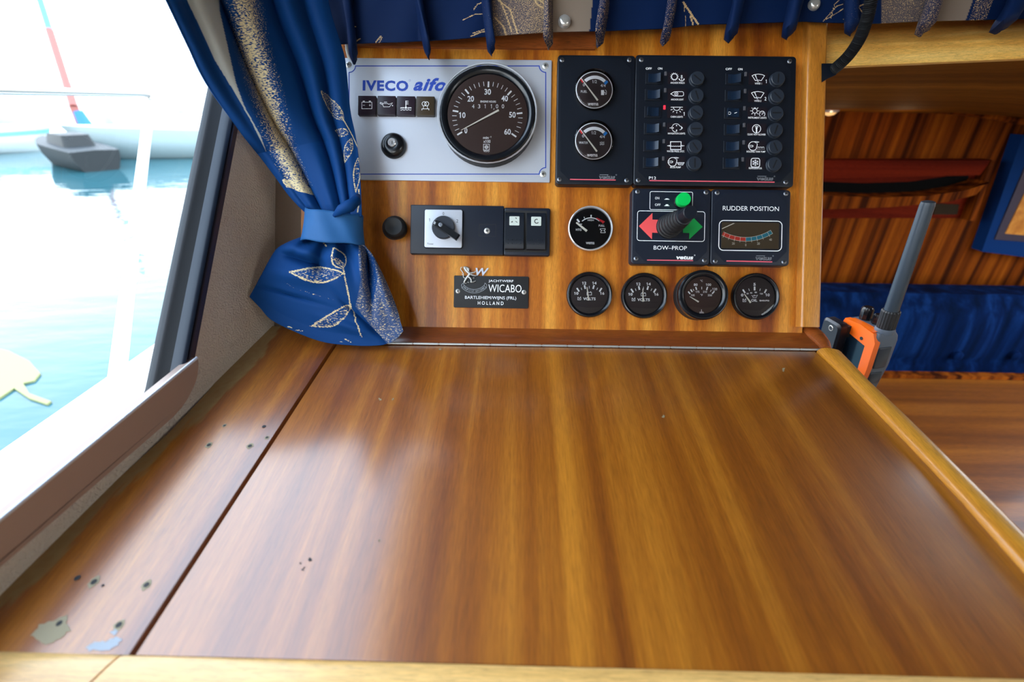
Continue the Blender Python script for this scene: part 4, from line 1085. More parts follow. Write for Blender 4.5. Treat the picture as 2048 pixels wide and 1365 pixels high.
x, y = CT(598, 765); g.line(mb, [(x, y - 4), (x, y + 1)], 1, hd); g.line(mb, [(x - 4, y + 1), (x + 4, y + 1)], 0.8, hd); g.line(mb, [(x - 4, y + 3), (x + 5, y + 3)], 0.8, hd)
g.ring(mb, *CT(600, 255), 0.01, 0.01, hd)
mb.build('dial_marks', 'print_white', g.root, smooth=0)
needle(g, (CT(552, 608), CT(405, 520)), 3, 0.8, hd + 0.001)
g = Face('oil_gauge', 'black-rimmed oil pressure gauge beside the corner post', 'gauge', 1513.7, 593)
hd = gauge_body(g, *CT(1505, 516), 47, 39, 0.009)
mb = MB()
for a0, a1, w_ in (((1275, 405), (1312, 462), 3), ((1370, 390), (1385, 430), 1.1), ((1468, 355), (1468, 420), 3.4), ((1562, 390), (1552, 428), 1.1), ((1662, 402), (1630, 462), 3)):
    g.line(mb, [CT(*a0), CT(*a1)], w_, hd)
for s_, a, b, w_, h_ in (('5', 1468, 320, 4.6, 5.6), ('0', 1265, 496, 4.8, 5.6), ('10', 1680, 494, 8.6, 5.6), ('OIL', 1462, 583, 12, 5.2), ('BAR/PSI', 1628, 587, 19, 3), ('20', 1352, 472, 4.6, 3), ('40', 1410, 460, 4.6, 3), ('80', 1488, 452, 4.6, 3), ('120', 1578, 474, 6.5, 3)):
    x, y = CT(a, b); g.tc(mb, s_, x, y, w_, h_, hd, off=0.03)
x, y = CT(1468, 518); g.line(mb, [(x - 4, y - 1), (x + 1, y - 1), (x + 6, y - 2.5), (x + 3, y + 2.5), (x - 3, y + 2.5)], 0.8, hd, True); g.line(mb, [(x - 4, y - 1), (x - 6.5, y - 2)], 0.8, hd); g.line(mb, [(x - 2, y - 2.6), (x + 1, y - 2.6)], 0.8, hd)
x, y = CT(1300, 580); g.line(mb, [(x - 3, y - 2.5), (x - 3, y + 3), (x + 3, y + 3), (x + 3, y - 2.5)], 0.9, hd); g.line(mb, [(x - 2.5, y - 3), (x, y + 1), (x + 3, y - 3.5)], 0.9, hd)
mb.build('dial_marks', 'print_white', g.root, smooth=0)
needle(g, (CT(1405, 622), CT(1298, 475)), 3.4, 1.0, hd + 0.001)
# ---- chrome holding tank gauge
g = Face('holding_tank_gauge', 'chrome-rimmed round holding tank gauge with black dial', 'gauge', 1181, 458)
hd = gauge_body(g, *CB(458, 552), 45, 40.5, 0.009, bezel='chrome', dial='black_gloss', base_r=44)
mb = MB(); cx, cy = CB(458, 590)
g.ring(mb, cx, cy, 26, 1.8, hd, 50, 133, 16)
for (a0, a1, w_) in (((462, 385), (462, 425), 2.6), ((282, 440), (312, 478), 3.4), ((372, 410), (378, 430), 1.4)): g.line(mb, [CB(*a0), CB(*a1)], w_, hd)
for s_, a, b, w_, h_ in (('HIGH', 458, 452, 12, 3.4), ('FULL', 598, 522, 12, 4), ('HTG', 303, 574, 11, 4.4), ('LOW', 325, 505, 7, 3), ('wema', 450, 746, 17, 4.6)):
    x, y = CB(a, b); g.tc(mb, s_, x, y, w_, h_, hd, off=0.01)
x, y = CB(611, 586); g.line(mb, [(x - 5, y - 4), (x + 5, y - 4), (x + 5, y - 1.8), (x + 2, y), (x + 5, y + 2), (x + 5, y + 4.2), (x - 4, y + 4.2), (x - 4, y + 2), (x - 1, y), (x - 5, y - 1.8)], 0.9, hd, True)
mb.build('dial_marks', 'print_white', g.root, smooth=0)
mb = MB(); g.poly(mb, [CB(532, 418), CB(530, 436), CB(600, 482), CB(612, 500), CB(640, 470), CB(612, 455)], hd); mb.build('red_mark', 'print_red', g.root, smooth=0)
needle(g, (CB(408, 592), CB(272, 482)), 4.4, 3.0, hd + 0.001)

# ---- rubber knob on the board
g = Face('round_knob', 'black round rubber knob on the wooden board left of the switch console', 'knob', 789, 456)
mb = MB(); g.lathe(mb, 788.5, 454, 0.016, [(20, 0), (21, 0.004), (23, 0.009), (23, 0.013), (21, 0.017), (17, 0.0195), (14, 0.0196), (7, 0.0182), (0, 0.0178)], 40); mb.build('knob_cap', 'rubber', g.root)
mb = MB(); g.lathe(mb, 788.5, 456, 0.001, [(24, 0), (24, 0.0012), (20, 0.002)], 40); mb.build('knob_base', 'black_matte', g.root)

# ---- selector console
def C3(X, Y): return (740 + X / 5.055, 370 + Y / 5.055)
g = Face('switch_console', 'long black switch console with silver rotary selector and two rockers', 'control panel', 960, 461)
hs = 0.009
mb = MB(); g.fit(mb, *C3(408, 207), *C3(1350, 702), 2, 0, hs, 0.001); mb.build('housing', 'panel_navy', g.root)
x0, y0 = C3(1352, 232); x1, y1 = C3(1820, 715)
mb = MB(); g.fit(mb, x0, y0, x1, y1, 4, 0, hs - 0.001, 0.002); mb.build('rocker_frame', 'panel_navy', g.root)
mb = MB(); g.fit(mb, x0 + 2, y0 + 6, x1 - 7, y1 - 7, 2, hs - 0.0012, hs - 0.0008); mb.build('rocker_recess', 'black_matte', g.root)
x0, y0 = C3(545, 245); x1, y1 = C3(937, 640); hq = hs + 0.004
mb = MB(); g.fit(mb, x0, y0, x1, y1, 4.5, hs, hs + 0.0032, 0.001); sl = mb.build('selector_plate', 'panel_navy', g.root)
mb = MB(); g.fit(mb, x0 + 1.2, y0 + 1.2, x1 - 1.2, y1 - 1.2, 3.6, hs + 0.003, hq, 0.0005); mb.build('face', 'aluminium', sl)
mb = MB(); zz = hq + 0.0001
for s_, X, Y, w_ in (('0', 742, 290, 3.4), ('1', 600, 355, 2), ('2', 882, 365, 4)): x, y = C3(X, Y); g.tc(mb, s_, x, y, w_, 6, zz)
x, y = C3(610, 596); g.tc(mb, 'Tmex', x, y, 13, 3.6, zz, shear=0.3); mb.build('numbers', 'ink_black', sl, smooth=0)
mb = MB(); x, y = C3(738, 425); g.lathe(mb, x, y, hq + 0.006, [(23, hq), (23, hq + 0.0045), (21.8, hq + 0.006), (0, hq + 0.006)], 36); dlk = mb.build('selector_dial', 'panel_navy', g.root)
mb = MB(); zt = hq + 0.014; a_ = Vector(g.c(*C3(648, 372), zt)); b_ = Vector(g.c(*C3(885, 528), zt)); t = (b_ - a_).normalized(); n_ = Vector((-t.y, t.x)); k = g.k(zt)
def bar(wa, wb, z0, z1, e=0.0): 
    q = [a_ - t * e + n_ * wa * k, a_ - t * e - n_ * wa * k, b_ + t * e - n_ * wb * k, b_ + t * e + n_ * wb * k]; return [(p.x, p.y, z0) for p in q], [(p.x, p.y, z1) for p in q]
l0, l1 = bar(6.4, 6.8, hq + 0.0062, zt - 0.001); _, l2 = bar(5.6, 6.0, 0, zt, -0.0006)
mb.loft([l0, l1, l2]); hn = mb.build('selector_handle', 'black_gloss', g.root)
mb = MB(); x, y = C3(642, 372); g.poly(mb, [(x + 1, y - 1), (x + 5, y + 1), (x + 3, y + 6), (x - 0.5, y + 4)], zt + 0.0002); mb.build('pointer', 'print_grey', hn, smooth=0)
mb = MB(); x, y = C3(715, 402); g.lathe(mb, x, y, zt, [(4.5, zt - 0.001), (4.2, zt + 0.0004), (3.2, zt + 0.0006), (2.6, zt + 0.0003), (0, zt + 0.0003)], 18); mb.build('handle_screw', 'screw_dull', hn)
x, y = C3(1187, 460); mb = MB(); g.rr(mb, x - 16.5, y - 11.8, x + 16.5, y + 11.8, 0.5, 0.7, hs + 0.0001); mb.build('cover_outline', 'slot_dark', g.root, smooth=0)
screw(g, *C3(1183, 466), hs, 6, rot=10)
for i, X in enumerate((1460, 1680)):
    x0, y0 = C3(X - 95, 272 + 5 * i); x1, y1 = C3(X + 95, 650 + 5 * i); hr = hs + 0.004
    mb = MB(); c = g.c((x0 + x1) / 2, (y0 + y1) / 2, hr); k = g.k(hr); w2 = (x1 - x0) / 2 * k; h2 = (y1 - y0) / 2 * k
    prof = [(-h2, hs - 0.002), (-h2, hr - 0.001), (-h2 * 0.96, hr), (-h2 * 0.5, hr - 0.0006), (0, hr - 0.0016), (h2 * 0.5, hr - 0.0024), (h2 * 0.96, hr - 0.0034), (h2, hr - 0.0042), (h2, hs - 0.002)]
    mb.loft([[(c[0] + s_ * w2, c[1] + a_, b_) for a_, b_ in prof] for s_ in (1, -1)])
    rk = mb.build('rocker', 'black_plastic', g.root, smooth=50)
    x, y = C3(X, 364 + 4 * i); hz = hr - 0.0022
    mb = MB(); g.fit(mb, x - 10, y - 9, x + 10, y + 9, 1.5, hz - 0.001, hz + 0.0003); mb.build('lens', 'lens_white', rk)
    q = MB(); zz = hz + 0.0004
    if i == 0:
        g.poly(q, [(x - 7.5, y + 3), (x - 3, y + 3), (x - 4, y)], zz); g.poly(q, [(x + 1, y - 7), (x + 5, y - 6), (x + 4, y - 3.5)], zz); g.line(q, [(x + 2, y + 1), (x + 6, y + 3)], 1.2, zz)
    else: g.ring(q, x + 1, y, 4, 1.6, zz, 60, 330, 14)
    q.build('symbol', 'ink_black', rk, smooth=0)
    q = MB()
    for a_ in range(4):
        for b_ in range(2):
            x, y = C3(X - 66 + 43 * a_, 552 + 38 * b_ + 4 * i); c = g.c(x, y, hr); q.lathe(c[0], c[1], [(0.0009, hr - 0.0012), (0.0006, hr - 0.0001), (0, hr + 0.0002)], 8)
    q.build('grip_dots', 'black_plastic', rk, smooth=60)

# ---- builder's plate
def C5(X, Y): return (890 + X / 10.78, 520 + Y / 10.78)
g = Face('builder_plate', 'small black yard nameplate with raised lion emblem and silver lettering', 'plaque', 982, 584)
h = 0.0018
mb = MB(); g.fit(mb, *C5(190, 350), *C5(1800, 1038), 2.5, 0, h, 0.0004); mb.build('plate', 'black_matte', g.root)
mb = MB(); z = h + 0.0001
for s_, x0, y0, x1, y1, o_ in (('JACHTWERF', 940, 432, 1475, 495, 0.005), ('WICABO', 935, 535, 1648, 700, -0.003), ('BARTLEHIEM/WIJNS (FRL)', 430, 785, 1535, 870, 0.0), ('H O L L A N D', 708, 898, 1262, 972, 0.004)):
    g.txt(mb, s_, *C5(x0, y0), *C5(x1, y1), z, off=o_)
mb.build('lettering', 'print_white', g.root, smooth=0)
mb = MB(); cx, cy, rA, rB = 628, 330, 310, 385
def barc(r, a0, a1, n=14): return [C5(cx + r * 0.98 * math.sin(R(a0 + (a1 - a0) * i / n)), cy + r * math.cos(R(a0 + (a1 - a0) * i / n))) for i in range(n + 1)]
for r_ in (rA, rB): g.line(mb, barc(r_, -44, 44), 0.7, z)
for s_ in (-44, 44): g.line(mb, [barc(rA, s_, s_, 1)[0], barc(rB, s_, s_, 1)[0]], 0.7, z)
for s_ in (-1, 1): g.line(mb, [C5(cx + s_ * 215, 555), C5(cx + s_ * 235, 500), C5(cx + s_ * 275, 540), C5(cx + s_ * 262, 610)], 0.7, z)
t_ = 'PROFICIAT NAVIGARE'
for i, ch_ in enumerate(t_):
    if ch_ == ' ': continue
    a_ = -38 + 76 * i / (len(t_) - 1); p = barc(347, a_, a_, 1)[0]; c = g.c(*p, z); k = g.k(z)
    mb.text(ch_, c[0], c[1], (1.0 if ch_ == 'I' else 2.4) * k * (0.35 if ch_ == 'I' else 1), 3.6 * k, z, ang=R(a_))
mb.build('motto_ribbon', 'print_grey', g.root, smooth=0)
mb = MB(); k = g.k(0.003)
def limb(P_, r0, r1, zc=0.003):
    Q = [g.c(*C5(x, y), zc) for x, y in P_]; n = len(Q); mb.tube([(q[0], q[1], zc) for q in Q], [(r0 + (r1 - r0) * i / (n - 1)) * k for i in range(n)], 8)
limb([(430, 175), (450, 220), (500, 270), (540, 300)], 3.6, 3.0); limb([(540, 300), (500, 350), (460, 400), (430, 450), (410, 490)], 2.8, 1.6)
limb([(400, 160), (440, 165), (490, 180), (515, 210)], 2.0, 2.4); limb([(520, 290), (590, 280), (640, 270), (660, 240)], 1.8, 1.0)
limb([(540, 310), (600, 330), (660, 345), (690, 330)], 1.6, 1.0); limb([(500, 360), (550, 400), (570, 440), (560, 490)], 2.2, 1.3)
limb([(560, 480), (610, 480), (660, 455)], 1.2, 0.7); limb([(410, 490), (450, 510), (470, 500)], 1.2, 0.6)
limb([(430, 400), (395, 370), (400, 300), (370, 250), (335, 210), (345, 165), (375, 160)], 1.0, 0.9); limb([(365, 300), (385, 330)], 0.8, 0.5); limb([(600, 400), (630, 400), (620, 375)], 0.9, 0.6)
limb([(470, 200), (520, 240)], 2.6, 2.6); limb([(480, 480), (520, 490)], 0.9, 0.7)
mb.build('lion_emblem', 'steel', g.root, smooth=70)
mb = MB(); c = C5(640, 250); 
gv, gf = glyphs('W', 0.02, 0.25, 1.0); xs = [p[0] for p in gv]; ys = [p[1] for p in gv]
x0, y0 = g.c(*C5(660, 335), 0.003); x1, y1 = g.c(*C5(945, 180), 0.003)
vs = [(x0 + (p[0] - min(xs)) / (max(xs) - min(xs)) * (x1 - x0), y0 + (p[1] - min(ys)) / (max(ys) - min(ys)) * (y1 - y0)) for p in gv]
mb.add([(p[0], p[1], 0.0034) for p in vs], gf)
mb.add([(p[0] - 0.0003, p[1] - 0.0003, 0.0005) for p in vs], gf)
P_ = [(0, 1), (0.2, 0), (0.45, 1), (0.62, 0), (1, 1)]
mb.build('emblem_letter', 'aluminium', g.root, smooth=0)
for X, Y in ((275, 678), (1703, 700)): screw(g, *C5(X, Y), h, 4.6, rot=40)

# ================================================================== VALANCE
VB = [(600, 92), (710, 88), (800, 85), (900, 80), (1000, 72), (1100, 65), (1200, 63), (1330, 58), (1400, 50), (1500, 47), (1610, 44), (1650, 46), (1750, 48), (1850, 43), (1950, 41), (2048, 38), (2300, 30)]
def vb(x):
    for i in range(len(VB) - 1):
        if VB[i][0] <= x <= VB[i + 1][0]:
            return VB[i][1] + (VB[i + 1][1] - VB[i][1]) * (x - VB[i][0]) / (VB[i + 1][0] - VB[i][0])
    return VB[-1][1]
PLE = [(694, 708, 120, 15), (836, 858, 110, 13), (973, 984, 104, 16), (1098, 1096, 91, 13), (1211, 1196, 86, 15), (1345, 1328, 84, 18), (1476, 1460, 77, 22), (1592, 1577, 70, 24), (1704, 1703, 64, 24), (1870, 1845, 64, 30), (2036, 2000, 58, 34), (2190, 2160, 52, 34)]
vrt = cp(1024, 60, 0.57)
val = empty('valance', Matrix.Translation(vrt), 'pleated navy valance with gold leaf print hanging above the instruments', 'curtain')
IV = Matrix.Translation(-vrt)
def zv(px): return 0.572 - 0.012 * max(0, (px - 1600) / 450)
def seg_d(px, py, a, b):
    ax, ay = a; bx, by = b; dx, dy = bx - ax, by - ay
    t = np.clip(((px - ax) * dx + (py - ay) * dy) / (dx * dx + dy * dy + 1e-9), 0, 1)
    return np.hypot(px - ax - t * dx, py - ay - t * dy)
def poly_d(px, py, P):
    d = np.full(px.shape, 1e9)
    for a, b in zip(P[:-1], P[1:]): d = np.minimum(d, seg_d(px, py, a, b))
    return d
def inside(px, py, P):
    r = np.zeros(px.shape, bool); n = len(P)
    for i in range(n):
        x0, y0 = P[i]; x1, y1 = P[(i + 1) % n]
        c = ((y0 > py) != (y1 > py)) & (px < (x1 - x0) * (py - y0) / (y1 - y0 + 1e-9) + x0); r ^= c
    return r
def leaf(px, py, base, tip, wd, g, fill=0.42, line=0.75, lw=1.3, bend=0.0):
    b = np.array(base, float); t = np.array(tip, float); ax = t - b; L_ = np.hypot(*ax); ax /= L_; nn = np.array((-ax[1], ax[0]))
    u = ((px - b[0]) * ax[0] + (py - b[1]) * ax[1]) / L_; v = (px - b[0]) * nn[0] + (py - b[1]) * nn[1] - bend * L_ * np.sin(np.pi * np.clip(u, 0, 1))
    prof = wd * np.sin(np.pi * np.clip(u, 0, 1) ** 0.8)
    ins_ = (u > 0) & (u < 1) & (np.abs(v) < prof); edge = (u > -0.02) & (u < 1.02) & (np.abs(np.abs(v) - prof) < lw)
    g[ins_] = np.maximum(g[ins_], fill); g[edge] = np.maximum(g[edge], line)
def setattr_(o, name, arr):
    at = o.data.attributes.new(name, 'FLOAT', 'POINT'); at.data.foreach_set('value', np.asarray(arr, dtype=np.float32).ravel())

xs = np.arange(640, 2301, 2.2); nu = len(xs); nv = 90
vs = []; PX = np.zeros((nv, nu)); PY = np.zeros((nv, nu))
cen = [p[0] for p in PLE]
for j in range(nv):
    t = j / (nv - 1)
    for i, x in enumerate(xs):
        yb = vb(x); tt = 1 - (1 - t) ** 1.0
        y = -190 + (yb + 190) * t if False else (-190 + 190 * (t / 0.25) if t < 0.25 else yb * (t - 0.25) / 0.75)
        PX[j, i] = x; PY[j, i] = y
        # cloth bellies out between pleats
        k = 0
        while k < len(cen) - 1 and x > cen[k + 1]: k += 1
        a_, b_ = (cen[k], cen[min(k + 1, len(cen) - 1)]) if x > cen[0] else (cen[0] - 130, cen[0])
        u = 0.5 if b_ == a_ else max(0, min(1, (x - a_) / (b_ - a_)))
        z = zv(x) - 0.004 * math.sin(math.pi * u) + 0.0015 * math.sin(x * 0.05 + y * 0.02)
        vs.append(tuple(cp(x, y, z) - vrt))
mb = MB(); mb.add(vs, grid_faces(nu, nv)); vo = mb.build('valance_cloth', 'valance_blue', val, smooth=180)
g_ = np.zeros((nv, nu)); q_ = np.zeros((nv, nu))
q_[(PX > 1106) & (PX < 1185 - 0.1 * (PY - 0))] = 1
band = (PX > 985) & (PX < 1104); g_[band] = 0.42 + 0.10 * (PX[band] - 985) / 119; q_[band] = 0.35
m_ = (PX > 1760) & (PX < 1850); g_[m_] = 0.44; q_[m_] = 0.4
m_ = (PX > 1864 - 0.15 * PY) & (PX < 1945 - 0.35 * PY); q_[m_] = 0.9; g_[m_] = 0.1
m_ = (PX > 1950 - 0.35 * PY) & (PX < 1985 - 0.35 * PY); g_[m_] = 0.46
for P_, w_ in (([(975, -20), (980, 20), (986, 60), (984, 90)], 1.4), ([(978, 28), (950, 30), (925, 42)], 1.2), ([(975, 2), (955, 10), (948, 20)], 1.4), ([(980, 62), (960, 66), (942, 74)], 1.5), ([(968, 60), (945, 68)], 1.2), ([(990, 36), (1008, 56), (1012, 70)], 1.3), ([(995, 0), (1020, 20), (1035, 68)], 1.2), ([(1000, 2), (1012, 30), (1024, 66)], 1.0),
               ([(1368, 6), (1371, 58)], 0.9), ([(1366, 6), (1382, 30), (1400, 56)], 2.4), ([(1380, 34), (1388, 58)], 2.0), ([(1645, 44), (1672, 14), (1712, 0)], 1.1), ([(1652, 40), (1690, 16), (1720, -6)], 1.0), ([(1660, 38), (1668, 10), (1690, -10)], 1.0), ([(1686, 40), (1700, 22), (1730, 8)], 1.4), ([(1712, 10), (1730, 34)], 1.4), ([(752, 86), (762, 74)], 1.6), ([(758, 88), (765, 76)], 1.4), ([(700, 60), (712, 54)], 1.2), ([(712, 84), (722, 78)], 1.4)):
    g_[poly_d(PX, PY, P_) < w_] = 0.72
leaf(PX, PY, (1070, 0), (1094, 20), 5, g_)
setattr_(vo, 'gold', g_); setattr_(vo, 'grey', q_)
sol = vo.modifiers.new('thick', 'SOLIDIFY'); sol.thickness = 0.0012
GOLDP = {2: (0.3, 0), 3: (0.47, 0.1), 4: (0.44, 0), 5: (0.42, 0), 8: (0.3, 0), 9: (0.44, 0.1)}
for i, (xt, xb, yt, wd) in enumerate(PLE):
    mb = MB(); loops = []; n = 16; gold = []
    yh = vb(xb)
    for j in range(26):
        t = j / 25; y = -190 + (yt + 190) * t; x = xt + (xb - xt) * (max(y, -60) / yt if y > 0 else y / yt * 0.4)
        f = 1.0
        if y > yt - 9: f = max(0.12, ((yt - y) / 9)) ** 0.5 if yt > y else 0.12
        hw = wd / 2 * 0.00062 * f; dp = (0.012 + 0.002 * math.sin(i * 2.1)) * (0.5 + 0.5 * f)
        zc = zv(x) - dp * 0.8; base = cp(x, y, zc); loop = []
        for k in range(n):
            a_ = 2 * math.pi * k / n
            ca, sa = math.cos(a_), math.sin(a_)
            lx = hw * math.copysign(abs(ca) ** 0.7, ca); lz = dp * math.copysign(abs(sa) ** 0.7, sa)
            lx += 0.0012 * math.sin(t * 9 + i + k)
            loop.append(tuple(base + CR * (lx + lz * (0.16 if x < 1024 else -0.25)) - CF * lz + CU * (-0.004 * max(0, -ca) * (y > yt - 12)) - vrt))
        loops.append(loop)
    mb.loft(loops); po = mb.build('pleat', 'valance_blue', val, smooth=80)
    gv_, gr_ = GOLDP.get(i, (0.05, 0)); setattr_(po, 'gold', [gv_] * len(mb.v)); setattr_(po, 'grey', [gr_] * len(mb.v))
# pearl snap fasteners
for x, y, rx in ((1129, 42, 12.5), (1629, 8, 11.5)):
    c = cp(x, y, zv(x) - 0.0065); mw = Matrix((PU, PV, PN)).transposed().to_4x4(); mw.translation = c - vrt
    mb = MB(); mb.lathe(0, 0, [(rx * 0.00061, -0.0035), (rx * 0.00062, 0), (rx * 0.00055, 0.0022), (rx * 0.0004, 0.0036), (rx * 0.0002, 0.0043), (0, 0.0045)], 28)
    o = mb.build('snap_button', 'pearl', val, smooth=80, label='round pearl-metal snap button'); o.matrix_local = mw

# ================================================================== SIDE CURTAIN
cur_o = cp(665, 600, 0.56)
cur = empty('tied_curtain', Matrix.Translation(cur_o), 'blue side curtain with gold leaf print, gathered by a tieback beside the window', 'curtain')
def wall_depth(px, py):
    q = hit(px, py, WA, WN) - CAM; return q.dot(CF)
LE = [(205, -260), (330, 0), (372, 88), (410, 165), (470, 250), (520, 312), (555, 358), (582, 394), (612, 425)]
RE = [(600, -260), (655, 0), (678, 80), (690, 125), (700, 220), (712, 275), (719, 330), (722, 380), (724, 434)]
def curve(P, n):
    P = [Vector(p) for p in P]; out = []
    for i in range(n):
        t = i / (n - 1) * (len(P) - 1); j = min(int(t), len(P) - 2); f = t - j
        p0, p1, p2, p3 = P[max(j - 1, 0)], P[j], P[j + 1], P[min(j + 2, len(P) - 1)]
        out.append(0.5 * ((2 * p1) + (p2 - p0) * f + (2 * p0 - 5 * p1 + 4 * p2 - p3) * f * f + (3 * p1 - p0 - 3 * p2 + p3) * f ** 3))
    return out
nu, nv = 240, 300
LEc, REc = curve(LE, nv), curve(RE, nv)
# folds: (position s, ridge height, width) narrowing toward the tie
FOLD = [(0.04, 0.7, 0.05), (0.20, 1.0, 0.09), (0.34, -0.9, 0.03), (0.50, 1.0, 0.12), (0.655, -0.8, 0.035), (0.74, 0.7, 0.06), (0.83, -0.6, 0.03), (0.93, 0.6, 0.08)]
vs = []; PX = np.zeros((nv, nu)); PY = np.zeros((nv, nu)); SS = np.zeros((nv, nu))
for j in range(nv):
    t = j / (nv - 1); L_, R_ = LEc[j], REc[j]
    zl = min(wall_depth(L_.x, L_.y) - 0.022, 0.545); zr = 0.556 - 0.018 * t
    amp = (0.011 * (1 - t) + 0.005) * (1 if t < 0.93 else max(0.25, (1 - t) / 0.07))
    for i in range(nu):
        s_ = i / (nu - 1); x = L_.x + (R_.x - L_.x) * s_; y = L_.y + (R_.y - L_.y) * s_ + (0 if t < 0.9 else 6 * math.sin(math.pi * s_) * (t - 0.9) / 0.1)
        h = 0
        for c, a_, w_ in FOLD:
            c2 = c + 0.02 * math.sin(t * 3 + c * 9); h += a_ * math.exp(-((s_ - c2) / w_) ** 2)
        h += 0.10 * math.sin(s_ * 40 + t * 6) * t
        z = zl + (zr - zl) * (s_ ** 0.8) - amp * h
        z = min(z, wall_depth(x, y) - 0.008, 0.585)
        PX[j, i] = x; PY[j, i] = y; SS[j, i] = s_
        vs.append(tuple(cp(x, y, z) - cur_o))
mb = MB(); mb.add(vs, grid_faces(nu, nv)); co = mb.build('upper_drape', 'curtain_blue', cur, smooth=180)
g_ = np.zeros((nv, nu)); q_ = np.zeros((nv, nu))
q_[inside(PX, PY, [(300, -260), (372, 0), (398, 50), (430, 120), (470, 185), (505, 245), (533, 305), (522, 270), (488, 210), (470, 165), (452, 90), (436, 20), (428, -260)])] = 1
# broad brushed gold band
bc = [(470, -260), (487, 0), (503, 90), (528, 180), (553, 260), (580, 330), (600, 372)]
hw_ = [30, 29, 31, 30, 27, 24, 22]
ctr = np.interp(PY, [p[1] for p in bc], [p[0] for p in bc]); hww = np.interp(PY, [p[1] for p in bc], hw_)
d = np.abs(PX - ctr) / hww; core = np.clip(1.25 - d, 0, 1)
fadeb = np.clip((PY + 260) / 400, 0.3, 1)
g_ = np.where((PY < 372) & (d < 1.3), 0.35 + 0.24 * core * (0.75 + 0.25 * fadeb), 0)
tip = inside(PX, PY, [(565, 360), (600, 362), (622, 380), (634, 395), (612, 388), (575, 375)]); g_[tip] = 0.62
gg = g_.copy()
leaf(PX, PY, (687, 242), (640, 182), 11, gg, 0.46, 0.60, 1.0); leaf(PX, PY, (697, 268), (668, 262), 8, gg, 0.46, 0.6, 1.0); leaf(PX, PY, (702, 278), (692, 326), 7, gg, 0.46, 0.6, 1.0)
gg[poly_d(PX, PY, [(684, 236), (700, 265), (716, 296)]) < 1.0] = 0.7
leaf(PX, PY, (716, 318), (712, 385), 7, gg, 0.40, 0.62, 1.2); gg[poly_d(PX, PY, [(718, 380), (719, 400), (716, 425)]) < 1.5] = 0.6; gg[poly_d(PX, PY, [(706, 216), (708, 250), (712, 262)]) < 2.5] = 0.46
setattr_(co, 'gold', gg); setattr_(co, 'grey', q_)
sol = co.modifiers.new('thick', 'SOLIDIFY'); sol.thickness = 0.0014; sol.offset = -1
# hem fold tucked over the tieback
mb = MB(); P_ = [cp(x, y, z) - cur_o for x, y, z in ((668, 432, 0.524), (682, 420, 0.518), (700, 412, 0.516), (712, 402, 0.520), (716, 392, 0.528))]
mb.tube(P_, [0.002, 0.0055, 0.007, 0.006, 0.003], 12, up=CU); po = mb.build('tucked_fold', 'curtain_blue', cur, smooth=80); setattr_(po, 'gold', [0] * len(mb.v)); setattr_(po, 'grey', [0] * len(mb.v))
# tieback band
mb = MB(); loops = []
T0, T1 = Vector((612, 417)), Vector((726, 431)); B0_, B1_ = Vector((602, 479)), Vector((729, 489))
for j in range(14):
    t = j / 13; a_ = T0.lerp(B0_, t); b_ = T1.lerp(B1_, t); zc = 0.544; k = zc / F
    c2 = (a_ + b_) / 2; rx = (b_ - a_).length / 2 * k * (1 - 0.03 * math.sin(math.pi * t)); c3 = cp(c2.x, c2.y, zc); dr_ = (cp(b_.x, b_.y, zc) - cp(a_.x, a_.y, zc)).normalized()
    loop = []
    for i in range(48):
        an = 2 * math.pi * i / 48; ca, sa = math.cos(an), math.sin(an)
        sagy = -0.0045 * max(0, sa) + 0.0008 * math.sin(an * 5 + t * 3)
        rz = 0.021 * (1 + 0.05 * math.sin(an * 3 + 1) + 0.04 * math.sin(an * 7 + t * 4))
        loop.append(tuple(c3 + dr_ * rx * ca - CF * rz * sa + CU * sagy - cur_o))
    loops.append(loop)
mb.loft(loops, False, False); po = mb.build('tieback', 'tie_blue', cur, smooth=180, label='plain lighter blue tieback band'); s2 = po.modifiers.new('t', 'SOLIDIFY'); s2.thickness = 0.002; s2.offset = -1
